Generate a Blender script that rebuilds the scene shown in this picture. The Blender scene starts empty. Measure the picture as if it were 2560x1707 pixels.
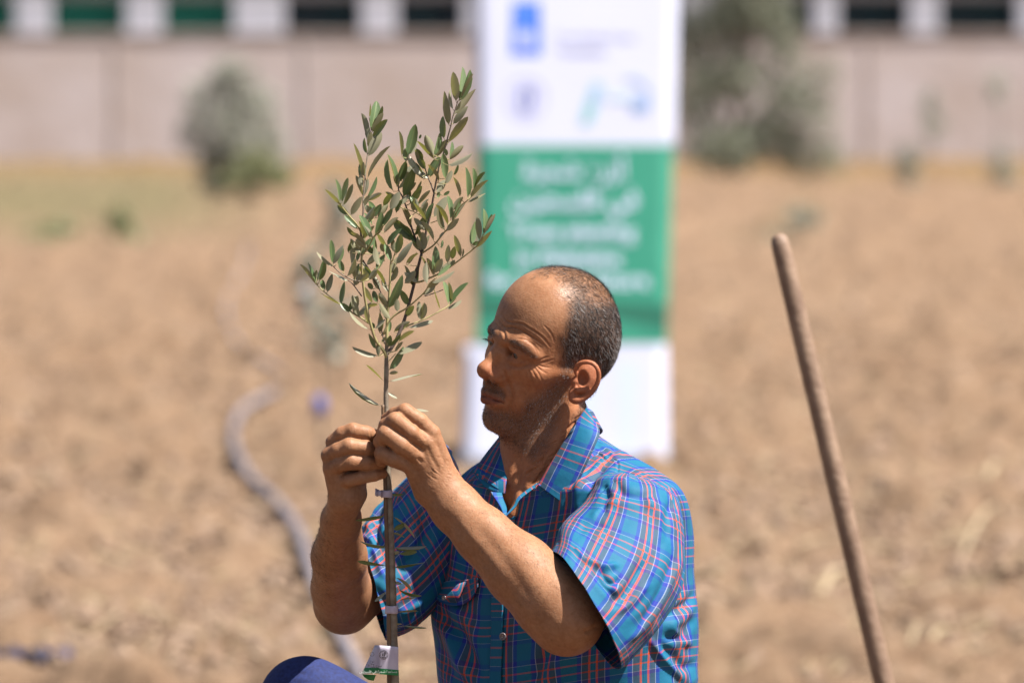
import bpy, math, random, bmesh
import numpy as np
from mathutils import Vector, Matrix, Quaternion
random.seed(7); RNG = np.random.RandomState(11)
S = bpy.context.scene
COL = S.collection

# ---------------------------------------------------------------- camera, world, sun, exposure
CAM = np.array([0.0, 0.0, 1.75])
FPX = 14222.0                      # focal length in photo pixels (200 mm on a 36 mm sensor, 2560 px)
PITCH = math.atan((853.5 - 155) / FPX)
FWD = np.array([0, math.cos(PITCH), -math.sin(PITCH)])
UPV = np.array([0, math.sin(PITCH), math.cos(PITCH)])
RGT = np.array([1.0, 0, 0])
cd = bpy.data.cameras.new('camera'); cam = bpy.data.objects.new('camera', cd); COL.objects.link(cam)
cam.location = CAM; cam.rotation_euler = (math.pi / 2 - PITCH, 0, 0)
cd.lens = 200; cd.sensor_width = 36; cd.clip_start = 0.1; cd.clip_end = 3000
cd.dof.use_dof = True; cd.dof.focus_distance = 7.24; cd.dof.aperture_fstop = 5.0
S.camera = cam
SUN = np.array([0.485, -0.18, 0.855]); SUN = SUN / np.linalg.norm(SUN)
w = bpy.data.worlds.new('World'); S.world = w; w.use_nodes = True
nt = w.node_tree; nt.nodes.clear()
sky = nt.nodes.new('ShaderNodeTexSky'); sky.sky_type = 'NISHITA'; sky.sun_disc = False
sky.sun_elevation = math.asin(SUN[2]); sky.sun_rotation = math.atan2(SUN[0], SUN[1])
sky.air_density = 1.0; sky.dust_density = 2.0
bg = nt.nodes.new('ShaderNodeBackground'); bg.inputs[1].default_value = 0.05
wo = nt.nodes.new('ShaderNodeOutputWorld')
nt.links.new(sky.outputs[0], bg.inputs[0]); nt.links.new(bg.outputs[0], wo.inputs[0])
sl = bpy.data.lights.new('sun', 'SUN'); sl.energy = 5.0; sl.angle = math.radians(0.55); sl.color = (1.0, 0.95, 0.87)
so = bpy.data.objects.new('sun', sl); COL.objects.link(so); so.location = (3, -2, 12)
so.rotation_euler = Vector((-SUN[0], -SUN[1], -SUN[2])).to_track_quat('-Z', 'Y').to_euler()
S.view_settings.view_transform = 'Standard'; S.view_settings.look = 'None'
S.view_settings.exposure = 1.42; S.view_settings.gamma = 1.0; S.view_settings.use_curve_mapping = False
S.render.engine = 'CYCLES'

# ---------------------------------------------------------------- frames and helpers
D0 = 7.4; PX = D0 / FPX            # one model unit = one photo pixel at 7.4 m = 0.52 mm

def M(px, py, z):                  # photo pixel + depth (model units, + is farther) -> model frame
    k = 1 + z / FPX
    return np.array([(px - 1280) * k, (py - 853.5) * k, z], float)

def m2w(P):                        # model frame -> world (rigid, uniform scale)
    P = np.asarray(P, float)
    return CAM + (P[..., 0:1] * PX) * RGT - (P[..., 1:2] * PX) * UPV + (D0 + P[..., 2:3] * PX) * FWD

def at(px, py, Y):                 # photo pixel at a world distance Y in front of the camera
    d = RGT * (px - 1280) - UPV * (py - 853.5) + FWD * FPX
    return CAM + d * (Y / d[1])

def ground_at(px, py, z=0.0):
    d = RGT * (px - 1280) - UPV * (py - 853.5) + FWD * FPX
    return CAM + d * ((z - CAM[2]) / d[2])

def link(name, me, mat=None, parent=None):
    o = bpy.data.objects.new(name, me); COL.objects.link(o)
    if mat is not None and me is not None and hasattr(me, 'materials') and len(me.materials) == 0:
        me.materials.append(mat)
    if parent is not None: o.parent = parent
    return o

def tag(o, label=None, cat=None, group=None, kind=None):
    if label: o['label'] = label
    if cat: o['category'] = cat
    if group: o['group'] = group
    if kind: o['kind'] = kind
    return o

def empty(name, loc, label, cat, group=None):
    o = bpy.data.objects.new(name, None); COL.objects.link(o)
    o.location = tuple(loc); o.empty_display_size = 0.1
    return tag(o, label, cat, group)

def npmesh(name, V, Fc, smooth=True, uv=None):
    """V (n,3); Fc either (m,4)/(m,3) int array or list of arrays"""
    me = bpy.data.meshes.new(name)
    V = np.ascontiguousarray(V, np.float32)
    arrs = Fc if isinstance(Fc, list) else [Fc]
    arrs = [np.asarray(a, np.int32) for a in arrs if len(a)]
    nl = sum(a.size for a in arrs); nf = sum(len(a) for a in arrs)
    me.vertices.add(len(V)); me.vertices.foreach_set('co', V.ravel())
    me.loops.add(nl); me.polygons.add(nf)
    me.loops.foreach_set('vertex_index', np.concatenate([a.ravel() for a in arrs]))
    tot = np.concatenate([np.full(len(a), a.shape[1], np.int32) for a in arrs])
    st = np.concatenate([[0], np.cumsum(tot)[:-1]]).astype(np.int32)
    me.polygons.foreach_set('loop_start', st); me.polygons.foreach_set('loop_total', tot)
    me.polygons.foreach_set('use_smooth', np.full(nf, smooth))
    me.update(calc_edges=True)
    if uv is not None:
        L = me.uv_layers.new(name='UVMap')
        idx = np.concatenate([a.ravel() for a in arrs])
        L.data.foreach_set('uv', np.asarray(uv, np.float32)[idx].ravel())
    return me

def fattr(me, name, val):
    a = me.attributes.new(name, 'FLOAT', 'POINT'); a.data.foreach_set('value', np.asarray(val, np.float32))

def vnormals(V, Fq):
    a = V[Fq[:, 0]]; b = V[Fq[:, 1]]; c = V[Fq[:, 2]]; d = V[Fq[:, -1]]
    n = np.cross(c - a, d - b)
    N = np.zeros_like(V)
    for k in range(Fq.shape[1]):
        for ax in range(3):
            N[:, ax] += np.bincount(Fq[:, k], n[:, ax], minlength=len(V))
    return N / (np.linalg.norm(N, axis=1, keepdims=True) + 1e-12)

class MB:                          # small polygon collector, world coordinates
    def __init__(s): s.v = []; s.f = []
    def add(s, v, f):
        o = len(s.v); s.v += [tuple(map(float, p)) for p in v]; s.f += [tuple(i + o for i in q) for q in f]
    def box(s, c, h, R=None):
        R = np.eye(3) if R is None else np.asarray(R)
        vs = []
        for x in (-1, 1):
            for y in (-1, 1):
                for z in (-1, 1):
                    vs.append(np.asarray(c) + R @ (np.array([x, y, z]) * np.asarray(h)))
        s.add(vs, [(0, 1, 3, 2), (4, 6, 7, 5), (0, 4, 5, 1), (2, 3, 7, 6), (0, 2, 6, 4), (1, 5, 7, 3)])
    def tube(s, pts, rad, n=8, cap=True):
        V, F = tube(pts, rad, n, cap); s.add(V, F)
    def build(s, name, mat, parent=None, smooth=False, base=(0, 0, 0), bevel=0):
        me = bpy.data.meshes.new(name)
        b = np.asarray(base)
        me.from_pydata([tuple(np.array(p) - b) for p in s.v], [], s.f)
        me.polygons.foreach_set('use_smooth', [smooth] * len(me.polygons)); me.update()
        o = link(name, me, mat, parent)
        if bevel:
            m = o.modifiers.new('bevel', 'BEVEL'); m.width = bevel; m.segments = 2; m.limit_method = 'ANGLE'
        return o

def tube(pts, rad, n=8, cap=True):
    pts = np.asarray(pts, float); m = len(pts)
    rad = np.broadcast_to(np.asarray(rad, float), (m,)) if np.ndim(rad) <= 1 else rad
    T = np.gradient(pts, axis=0); T /= np.linalg.norm(T, axis=1, keepdims=True) + 1e-12
    ref = np.array([0, 0, 1.0]) if abs(T[0, 2]) < .9 else np.array([1.0, 0, 0])
    V = []; F = []; u = np.cross(T[0], ref); u /= np.linalg.norm(u)
    for i in range(m):
        u = u - T[i] * u.dot(T[i]); u /= np.linalg.norm(u) + 1e-12; v = np.cross(T[i], u)
        for j in range(n):
            a = 2 * math.pi * j / n
            V.append(pts[i] + rad[i] * (math.cos(a) * u + math.sin(a) * v))
    for i in range(m - 1):
        for j in range(n):
            F.append((i * n + j, i * n + (j + 1) % n, (i + 1) * n + (j + 1) % n, (i + 1) * n + j))
    if cap:
        F.append(tuple(range(n - 1, -1, -1))); F.append(tuple(range((m - 1) * n, m * n)))
    return V, F

def catmull(P, n):
    P = np.asarray(P, float); m = len(P); t = np.linspace(0, m - 1, n); out = []
    for x in t:
        i = min(int(x), m - 2); f = x - i
        p0 = P[max(i - 1, 0)]; p1 = P[i]; p2 = P[i + 1]; p3 = P[min(i + 2, m - 1)]
        out.append(0.5 * ((2 * p1) + (-p0 + p2) * f + (2 * p0 - 5 * p1 + 4 * p2 - p3) * f * f + (-p0 + 3 * p1 - 3 * p2 + p3) * f ** 3))
    return np.array(out)

def hsh(ix, iy, s=0):
    n = (ix.astype(np.int64) * 374761393 + iy.astype(np.int64) * 668265263 + s * 69069) & 0xffffffff
    n = ((n ^ (n >> 13)) * 1274126177) & 0xffffffff
    return ((n ^ (n >> 16)) & 0xffff) / 65535.0
def vnoise(x, y, s=0):
    ix = np.floor(x); iy = np.floor(y); fx = x - ix; fy = y - iy
    fx = fx * fx * (3 - 2 * fx); fy = fy * fy * (3 - 2 * fy); ix = ix.astype(int); iy = iy.astype(int)
    return (hsh(ix, iy, s) * (1 - fx) + hsh(ix + 1, iy, s) * fx) * (1 - fy) + (hsh(ix, iy + 1, s) * (1 - fx) + hsh(ix + 1, iy + 1, s) * fx) * fy
def fbm(x, y, o=4, s=0):
    r = 0; a = 1; t = 0
    for k in range(o): r = r + a * vnoise(x * 2 ** k, y * 2 ** k, s + k * 17); t += a; a *= .5
    return r / t

def srgb(r, g, b, k=1.0):
    f = lambda c: ((c / 255) / 12.92 if c <= 10 else (((c / 255) + .055) / 1.055) ** 2.4) * k
    return (f(r), f(g), f(b), 1)

# ---------------------------------------------------------------- materials
def mat(name, color, rough=.7, noise=None, bump=None, spec=.5, sss=0, trans=0, metal=0):
    """noise: (scale, colour2, detail), bump: (scale, strength, distance)"""
    m = bpy.data.materials.new(name); m.use_nodes = True; n = m.node_tree; b = n.nodes['Principled BSDF']
    b.inputs['Base Color'].default_value = color; b.inputs['Roughness'].default_value = rough
    b.inputs['Specular IOR Level'].default_value = spec; b.inputs['Metallic'].default_value = metal
    tc = n.nodes.new('ShaderNodeTexCoord')
    if noise:
        t = n.nodes.new('ShaderNodeTexNoise'); t.inputs['Scale'].default_value = noise[0]; t.inputs['Detail'].default_value = noise[2] if len(noise) > 2 else 4
        r = n.nodes.new('ShaderNodeValToRGB'); r.color_ramp.elements[0].position = .35; r.color_ramp.elements[1].position = .65
        r.color_ramp.elements[0].color = color; r.color_ramp.elements[1].color = noise[1]
        n.links.new(tc.outputs['Object'], t.inputs['Vector']); n.links.new(t.outputs['Fac'], r.inputs[0]); n.links.new(r.outputs[0], b.inputs['Base Color'])
    if bump:
        t = n.nodes.new('ShaderNodeTexNoise'); t.inputs['Scale'].default_value = bump[0]; t.inputs['Detail'].default_value = 5
        bp = n.nodes.new('ShaderNodeBump'); bp.inputs['Strength'].default_value = bump[1]; bp.inputs['Distance'].default_value = bump[2]
        n.links.new(tc.outputs['Object'], t.inputs['Vector']); n.links.new(t.outputs['Fac'], bp.inputs['Height']); n.links.new(bp.outputs[0], b.inputs['Normal'])
    return m
# ---------------------------------------------------------------- ground
def ground_z(x, y):
    x = np.asarray(x, float); y = np.asarray(y, float)
    return 0.40 * np.exp(-((y - 7.1) / 1.5) ** 2 - (x / 2.6) ** 2)

def grid_faces(nr, nc):
    i = np.arange(nr - 1)[:, None] * nc + np.arange(nc - 1)[None, :]
    i = i.ravel(); return np.stack([i, i + 1, i + nc + 1, i + nc], 1)

def soil_material():
    m = bpy.data.materials.new('dry_soil'); m.use_nodes = True; n = m.node_tree; b = n.nodes['Principled BSDF']
    L = n.links.new; tc = n.nodes.new('ShaderNodeTexCoord')
    def noise(sc, det=5, ro=.6):
        t = n.nodes.new('ShaderNodeTexNoise'); t.inputs['Scale'].default_value = sc; t.inputs['Detail'].default_value = det; t.inputs['Roughness'].default_value = ro
        L(tc.outputs['Object'], t.inputs['Vector']); return t
    def ramp(src, stops):
        r = n.nodes.new('ShaderNodeValToRGB'); e = r.color_ramp.elements
        while len(e) < len(stops): e.new(.5)
        for k, (p, c) in enumerate(stops): e[k].position = p; e[k].color = c
        L(src, r.inputs[0]); return r
    def mix(f, a, c, mode='MIX'):
        x = n.nodes.new('ShaderNodeMix'); x.data_type = 'RGBA'; x.blend_type = mode
        if isinstance(f, float): x.inputs[0].default_value = f
        else: L(f, x.inputs[0])
        L(a, x.inputs[6]); 
        if isinstance(c, tuple): x.inputs[7].default_value = c
        else: L(c, x.inputs[7])
        return x.outputs[2]
    big = ramp(noise(.35, 3).outputs[0], [(.3, (.275, .172, .104, 1)), (.7, (.39, .256, .164, 1))])
    clod = ramp(noise(9, 8, .7).outputs[0], [(.32, (.245, .145, .09, 1)), (.5, (.365, .24, .154, 1)), (.68, (.415, .29, .20, 1))])
    c = mix(.62, big.outputs[0], clod.outputs[0])
    fine = ramp(noise(60, 4).outputs[0], [(.35, (.75, .75, .75, 1)), (.65, (1.2, 1.2, 1.2, 1))])
    c = mix(1.0, c, fine.outputs[0], 'MULTIPLY')
    # weeds and dry grass: attribute masks
    at_ = n.nodes.new('ShaderNodeAttribute'); at_.attribute_name = 'dry'
    gn = n.nodes.new('ShaderNodeAttribute'); gn.attribute_name = 'green'
    c = mix(at_.outputs['Fac'], c, (.30, .185, .07, 1))
    c = mix(gn.outputs['Fac'], c, (.18, .18, .085, 1))
    L(c, b.inputs['Base Color']); b.inputs['Roughness'].default_value = .95; b.inputs['Specular IOR Level'].default_value = .15
    bp = n.nodes.new('ShaderNodeBump'); bp.inputs['Strength'].default_value = .8; bp.inputs['Distance'].default_value = .03
    L(noise(25, 8, .7).outputs[0], bp.inputs['Height']); L(bp.outputs[0], b.inputs['Normal'])
    return m
SOIL = soil_material()

def make_ground():
    rows = np.concatenate([np.arange(-20, 12, .5), np.arange(12, 34, .042), 34 + np.cumsum(np.linspace(.05, .5, 240)), np.linspace(104, 1500, 40)])
    u = np.linspace(-1, 1, 300)
    hw = np.maximum(2.4 + .05 * np.abs(rows), rows * .12)
    X = u[None, :] * hw[:, None]; 
    out = np.geomspace(1.03, 1, 2); g = np.linspace(0, 1, 46)[1:] ** 2.6
    R_ = hw[:, None] + g[None, :] * (900 - hw[:, None]); X = np.concatenate([-R_[:, ::-1], X, R_], 1)
    Y = np.repeat(rows[:, None], X.shape[1], 1)
    n1 = fbm(X * 9, Y * 9, 4, 1); n2 = fbm(X * 1.3, Y * 1.3, 3, 5); n3 = fbm(X * 3.4 + 9, Y * 3.4, 3, 9)
    n4 = vnoise(X * 24, Y * 24, 3)
    Z = ground_z(X, Y) + (n2 - .5) * .12 + np.maximum(n3 - .52, 0) * .42 + (n1 - .5) * .075 + (n4 - .5) * .018
    # furrow-like ridge rows farther out
    Z += np.where(Y > 34, .05 * np.sin(Y * 1.1 + X * .05), 0) * np.clip((Y - 34) / 10, 0, 1)
    Z *= np.clip((120 - Y) / 30, .2, 1)
    px = 1280 + X / Y * FPX
    py = 155 + FPX * 1.75 / np.maximum(Y, 1)
    dn = fbm(X * .6, Y * .3, 3, 21)
    dry = np.clip((470 - py) / 60, 0, 1) * np.clip(dn * 2.6 - .35, 0, 1) * .95
    gr = (np.clip((640 - py) / 100, 0, 1) * np.clip((py - 410) / 70, 0, 1) * np.clip((760 - px) / 350, 0, 1) * .62)
    for (a, b2, ra, rb, k) in ((100, 590, 80, 28, .45), (310, 560, 38, 48, .5), (640, 420, 80, 40, .5), (1920, 600, 90, 18, .35), (2000, 545, 60, 30, .35), (40, 500, 120, 25, .35), (2430, 1450, 40, 35, .3)):
        gr = np.maximum(gr, k * np.exp(-((px - a) / ra) ** 2 - ((py - b2) / rb) ** 2) * 1.2)
    me = npmesh('ground', np.stack([X, Y, Z], -1).reshape(-1, 3), grid_faces(*X.shape))
    fattr(me, 'dry', dry.ravel()); fattr(me, 'green', np.clip(gr, 0, .9).ravel())
    o = link('ground', me, SOIL); tag(o, 'dry tilled light brown soil of the field', kind='structure')
make_ground()

# straw, twigs and small stones: stuff nobody could count
def scatter():
    V = []; F = []; k = 0
    for i in range(1500):
        py = 560 + 1180 * RNG.rand() ** .7; px = RNG.uniform(-100, 2660)
        p = ground_at(px, py)
        if p[1] < 15: continue
        if RNG.rand() > .55 + .45 * (px > 1500): continue
        L = RNG.uniform(.03, .14); a = RNG.uniform(0, math.pi * 2); wd = RNG.uniform(.0015, .0045)
        d = np.array([math.cos(a), math.sin(a), RNG.uniform(-.1, .5)]) * L; s = np.array([-math.sin(a), math.cos(a), 0]) * wd
        z = np.array([0, 0, .045 + RNG.rand() * .02])
        V += [p - s + z, p + s + z, p + d + s + z, p + d - s + z, p + z + (0, 0, wd * 2), p + d + z + (0, 0, wd * 2)]
        F += [(k, k + 1, k + 2, k + 3), (k, k + 4, k + 5, k + 3), (k + 1, k + 2, k + 5, k + 4)]; k += 6
    me = bpy.data.meshes.new('dry_straw'); me.from_pydata([tuple(v) for v in V], [], F)
    o = link('dry_straw', me, mat('straw', (.50, .38, .23, 1), .8, (40, (.42, .30, .17, 1)))); tag(o, 'loose straw and dry stalks scattered on the soil', kind='stuff')
    V = []; F = []; k = 0
    ico = [(0, 0, 1), (.9, 0, .3), (.28, .85, .3), (-.72, .53, .3), (-.72, -.53, .3), (.28, -.85, .3), (.72, .53, -.4), (-.28, .85, -.4), (-.9, 0, -.4), (-.28, -.85, -.4), (.72, -.53, -.4)]
    fc = [(0, 1, 2), (0, 2, 3), (0, 3, 4), (0, 4, 5), (0, 5, 1), (1, 6, 2), (2, 6, 7), (2, 7, 3), (3, 7, 8), (3, 8, 4), (4, 8, 9), (4, 9, 5), (5, 9, 10), (5, 10, 1), (1, 10, 6)]
    for i in range(5200):
        py = 420 + 1320 * RNG.rand() ** .8; p = ground_at(RNG.uniform(-100, 2660), py)
        if p[1] < 14.5: continue
        r = RNG.uniform(.006, .03) * (1 + (RNG.rand() < .06) * .9); z = .03 + RNG.rand() * .02
        for v in ico: V.append(p + np.array(v) * r * (1 + .35 * RNG.randn(3)) + (0, 0, z))
        F += [tuple(a + k for a in f) for f in fc]; k += len(ico)
    me = bpy.data.meshes.new('soil_clods'); me.from_pydata([tuple(v) for v in V], [], F)
    o = link('soil_clods', me, mat('clods', (.31, .20, .135, 1), .95, (14, (.40, .28, .195, 1)))); tag(o, 'crumbly clods and gravel lying over the field', kind='stuff')
scatter()

# distinct stones and dark clods
stoneM = mat('pale_stone', (.62, .52, .42, 1), .8, (30, (.5, .4, .32, 1)))
darkM = mat('dark_clod', (.16, .11, .09, 1), .95, (30, (.23, .16, .12, 1)))
def stone(px, py, r, m, label, name='stone', sy=.7, cat='stone'):
    p = ground_at(px, py); D = p[1]; R = r * D / FPX
    v = [(0, 0, 1)]; 
    V = []; F = []
    nr, nc = 7, 10
    for i in range(nr + 1):
        th = math.pi * i / nr
        for j in range(nc):
            ph = 2 * math.pi * j / nc
            q = np.array([math.sin(th) * math.cos(ph), math.sin(th) * math.sin(ph), math.cos(th) * sy])
            q *= R * (1 + .22 * (hsh(np.array(i * 3 + int(px)), np.array(j if 0 < i < nr else 0), 5) - .5) * 2)
            V.append(p + q + (0, 0, R * sy * .6 + .01))
    for i in range(nr):
        for j in range(nc): F.append((i * nc + j, i * nc + (j + 1) % nc, (i + 1) * nc + (j + 1) % nc, (i + 1) * nc + j))
    b = MB(); b.v = [tuple(x - p) for x in V]; b.f = F
    o = b.build(name, m, smooth=True); o.location = tuple(p); tag(o, label, cat, {'earth_clod': 'dark clods of earth', 'stone': 'pale stones on the field'}[name])
stone(272, 1475, 20, stoneM, 'pale rounded stone in the lower left of the field')
stone(2198, 1235, 24, mat('pinkish_stone', (.66, .53, .46, 1), .8, (30, (.56, .44, .38, 1))), 'pale pinkish stone just right of the leaning wooden handle')
stone(545, 1408, 38, darkM, 'large dark clod of earth left of the seated man', 'earth_clod', .55, 'clod')
stone(1938, 1505, 27, darkM, 'dark clod of earth left of the wooden handle', 'earth_clod', .6, 'clod')
stone(2215, 1382, 17, mat('brown_clod', (.24, .14, .09, 1), .9), 'small brown clod right of the wooden handle', 'earth_clod', .8, 'clod')
stone(360, 1495, 20, darkM, 'small dark clod beside the pale stone at lower left', 'earth_clod', 1.0, 'clod')

# ---------------------------------------------------------------- building and boundary wall
WY = 98.0
wallM = mat('plaster_wall', (.46, .375, .345, 1), .9, (.5, (.56, .49, .50, 1), 7), (3, .5, .03))
def wx(px): return at(px, 155, WY)[0]
def wz(py): return at(1280, py, WY)[2]
ztop = wz(88)
bw = empty('boundary_wall', (0, WY, 0), 'long low plastered boundary wall closing the far end of the field', 'wall')
x = -39.2; i = 0
while x < 39:                       # cast panels between slim piers
    b = MB(); b.box((x + 1.62, .1, ztop / 2 - .1), (1.565, .1, ztop / 2 + .1)); b.build('wall_panel', wallM, bw, base=(0, 0, 0), bevel=.015)
    b = MB(); b.box((x, .09, ztop / 2 - .08), (.05, .115, ztop / 2 + .12)); b.build('wall_pier', mat('pier', (.46, .38, .35, 1), .9, (1.5, (.53, .46, .455, 1))) if i == 0 else bpy.data.materials['pier'], bw, bevel=.01)
    x += 3.24; i += 1
b = MB(); b.box((0, .1, ztop + .02), (40, .14, .03)); b.build('coping', mat('coping', (.30, .26, .24, 1), .9, (2, (.38, .33, .31, 1))), bw, bevel=.01)

hall = empty('hall_building', (0, WY + 1.6, 0), 'long white pillared hall with green shutters above the boundary wall', 'building')
whiteM = mat('white_render', (.60, .575, .63, 1), .6, (1.2, (.54, .52, .57, 1)))
greenM = mat('green_shutter', (.015, .27, .18, 1), .5, (3, (.025, .33, .22, 1)))
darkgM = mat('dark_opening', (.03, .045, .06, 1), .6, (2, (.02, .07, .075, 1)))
beigeM = mat('beige_render', (.42, .36, .33, 1), .9, (1, (.5, .43, .40, 1)))
H = 5.2; zb = ztop - .25
def hx(px): return at(px, 155, WY + 1.6)[0]
cols = [(-240, -150), (40, 130), (315, 408), (585, 712), (902, 992), (1158, 1250), (1420, 1500), (1705, 1785), (2030, 2092), (2268, 2345), (2540, 2620)]
cols = [(a - 275 * q, a - 275 * q + 85) for q in range(11, 0, -1) for a in (-240,)] + cols + [(2540 + 272 * q, 2620 + 272 * q) for q in range(1, 12)]
for (a, c) in cols:
    xa, xc = hx(a), hx(c)
    b = MB(); b.box(((xa + xc) / 2, .0, H / 2), ((xc - xa) / 2, .22, H / 2)); b.build('pillar', whiteM, hall, bevel=.02)
    b = MB(); b.box(((xa + xc) / 2, -.03, ztop + .02), ((xc - xa) / 2 + .015, .25, .04)); b.build('pillar_base', whiteM, hall, bevel=.01)
for k in range(len(cols) - 1):
    xa, xc = hx(cols[k][1]) , hx(cols[k + 1][0])
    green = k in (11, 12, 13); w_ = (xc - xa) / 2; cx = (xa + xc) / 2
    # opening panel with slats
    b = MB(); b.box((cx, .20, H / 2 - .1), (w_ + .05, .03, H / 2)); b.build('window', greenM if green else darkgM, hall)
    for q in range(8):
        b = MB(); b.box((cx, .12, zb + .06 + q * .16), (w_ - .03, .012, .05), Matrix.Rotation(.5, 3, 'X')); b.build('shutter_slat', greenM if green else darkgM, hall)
    b = MB(); b.box((cx, .08, zb + .0), (w_, .16, .05)); b.build('sill', beigeM, hall, bevel=.005)
    b = MB(); b.box((cx, .06, wz(-4) + .09), (w_, .10, .07)); b.build('lintel', beigeM, hall, bevel=.005)
b = MB(); b.box((0, .32, H / 2), (38, .08, H / 2 + .1)); b.build('wall', beigeM, hall)
b = MB(); b.box((0, .3, H + .15), (38.5, 1.0, .18)); b.build('roof', whiteM, hall, bevel=.03)

# ---------------------------------------------------------------- trees and shrubs beyond
def leaf_mat(name, c1, c2, tr=.25):
    m = mat(name, c1, .6, (6, c2, 3)); n = m.node_tree; b = n.nodes['Principled BSDF']
    t = n.nodes.new('ShaderNodeBsdfTranslucent'); t.inputs[0].default_value = tuple(min(1, c * 1.2) for c in c2[:3]) + (1,)
    mx = n.nodes.new('ShaderNodeMixShader'); mx.inputs[0].default_value = tr
    n.links.new(b.outputs[0], mx.inputs[1]); n.links.new(t.outputs[0], mx.inputs[2]); n.links.new(mx.outputs[0], n.nodes['Material Output'].inputs[0])
    return m
FOL = leaf_mat('olive_foliage', (.30, .31, .25, 1), (.40, .41, .34, 1))
FOL2 = leaf_mat('dark_foliage', (.21, .225, .165, 1), (.33, .35, .26, 1))
GRN = leaf_mat('grass_green', (.30, .32, .15, 1), (.40, .42, .22, 1))
BARK = mat('grey_bark', (.20, .16, .12, 1), .9, (20, (.3, .25, .2, 1)), (30, .6, .01))
def foliage_mesh(blobs, n, size, seed):
    """leaf faces spread through clumps; each clump a centre and radii (metres, local)"""
    r = np.random.RandomState(seed); C = np.array([b[0] for b in blobs]); R = np.array([b[1] for b in blobs]); Wt = np.array([b[2] if len(b) > 2 else 1. for b in blobs]); 
    k = r.choice(len(blobs), n, p=Wt / Wt.sum()); d = r.randn(n, 3); d /= np.linalg.norm(d, axis=1, keepdims=True)
    rad = r.rand(n) ** .45
    # twiggy gaps: keep where a coarse noise is high
    P = C[k] + d * rad[:, None] * R[k]
    s = size * r.uniform(.6, 1.3, n); ax = r.randn(n, 3); ax /= np.linalg.norm(ax, axis=1, keepdims=True)
    q = np.cross(ax, r.randn(n, 3)); q /= np.linalg.norm(q, axis=1, keepdims=True) + 1e-9
    a = P - ax * s[:, None]; c = P + ax * s[:, None]; b_ = P + q * s[:, None] * .38; e = P - q * s[:, None] * .38
    V = np.stack([a, b_, c, e], 1).reshape(-1, 3); F = np.arange(4 * n).reshape(n, 4)
    return npmesh('crown', V, F, smooth=False)
def shrub(name, px, py, D, blobs, n, size, m, label, cat, seed, trunks, group=None):
    base = at(px, py, D); base[2] = 0
    group = group or {'weed_clump': 'low weed clumps growing on the field', 'young_olive': 'young olive trees dotted over the field'}.get(name)
    root = empty(name, base, label, cat, group)
    k = D / FPX
    B = []
    for (bx, by, rx, ry, wt) in blobs:
        c = at(bx, by, D) - base; B.append(((c[0], RNG.uniform(-.3, .3) * rx * k, c[2]), (rx * k, rx * k * .9, ry * k), wt))
    link('crown', foliage_mesh(B, n, size, seed), m, root)
    for (pts, r0) in trunks:
        P = [at(a, b2, D) - base for a, b2 in pts]; P = catmull(P, 10); P[:, 1] += np.sin(np.linspace(0, 3, 10)) * .02
        b = MB(); b.tube(P, np.linspace(r0, r0 * .35, 10), 8); b.build('trunk', BARK, root, smooth=True)
    return root
shrub('olive_tree', 1850, 452, 84, [(1790, 60, 95, 80, 1.2), (1900, 20, 90, 90, 1), (1830, 190, 110, 80, 1.3), (1740, 260, 60, 90, .7), (1960, 280, 90, 80, .6), (1900, 350, 110, 70, 1.2), (1800, 370, 100, 70, 1.3), (1990, 390, 60, 60, .35), (1850, -80, 130, 90, 1.3), (2060, 180, 50, 50, .15), (1960, 120, 60, 80, .5), (2040, 300, 70, 90, .35), (1980, 220, 90, 60, .4), (2060, 400, 60, 50, .3), (1720, 120, 60, 90, .5)],
      7600, .07, FOL2, 'large bushy grey green olive tree in front of the wall right of the banner', 'tree', 3,
      [([(1850, 460), (1846, 300), (1870, 120), (1900, -30)], .12), ([(1846, 380), (1790, 250), (1760, 120)], .06), ([(1850, 330), (1930, 250), (1980, 150)], .05)])
shrub('olive_bush', 565, 500, 72, [(560, 210, 55, 60, .9), (620, 250, 70, 60, 1), (540, 300, 80, 60, 1.2), (620, 340, 85, 60, 1.2), (540, 390, 70, 50, 1.1), (600, 430, 60, 50, .7), (535, 460, 45, 40, .9), (660, 290, 60, 60, .5), (475, 330, 40, 60, .4), (600, 170, 50, 40, .4), (500, 240, 45, 50, .4), (690, 370, 40, 50, .35)],
      2500, .06, FOL, 'olive bush growing in front of the wall at upper left', 'bush', 5, [([(560, 505), (565, 400), (590, 250)], .05), ([(560, 450), (530, 330)], .03)])
shrub('weed_clump', 655, 500, 70, [(640, 410, 55, 40, 1), (690, 440, 50, 35, .8), (600, 450, 60, 30, .7)], 1400, .05, GRN, 'yellow green weeds at the foot of the upper left olive bush', 'weeds', 6, [])
shrub('weed_clump', 310, 610, 55, [(300, 560, 32, 45, 1), (320, 590, 36, 25, .7)], 420, .05, GRN, 'small bright green weed clump standing alone left of the olive bush', 'weeds', 8, [])
shrub('weed_clump', 105, 600, 56, [(110, 590, 75, 18, 1), (150, 570, 45, 18, .5)], 420, .05, GRN, 'low spread of green weeds at the left edge of the field', 'weeds', 9, [])
shrub('young_olive', 805, 1188, 24.2, [(765, 700, 45, 60, .8), (800, 790, 75, 80, 1.1), (820, 860, 60, 55, .9), (850, 740, 50, 60, .5), (780, 640, 36, 50, .4)], 250, .032, FOL, 'blurred young olive tree standing behind the held sapling, tied with blue', 'sapling', 12,
      [([(806, 1195), (803, 1000), (800, 850), (785, 680)], .008), ([(803, 900), (840, 780)], .004)])
shrub('young_olive', 838, 640, 50, [(835, 480, 30, 40, 1), (850, 530, 35, 40, 1), (830, 590, 30, 30, .7)], 380, .045, FOL, 'small far olive sapling just left of the held sapling crown', 'sapling', 14, [([(840, 640), (838, 500)], .012)])
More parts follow.
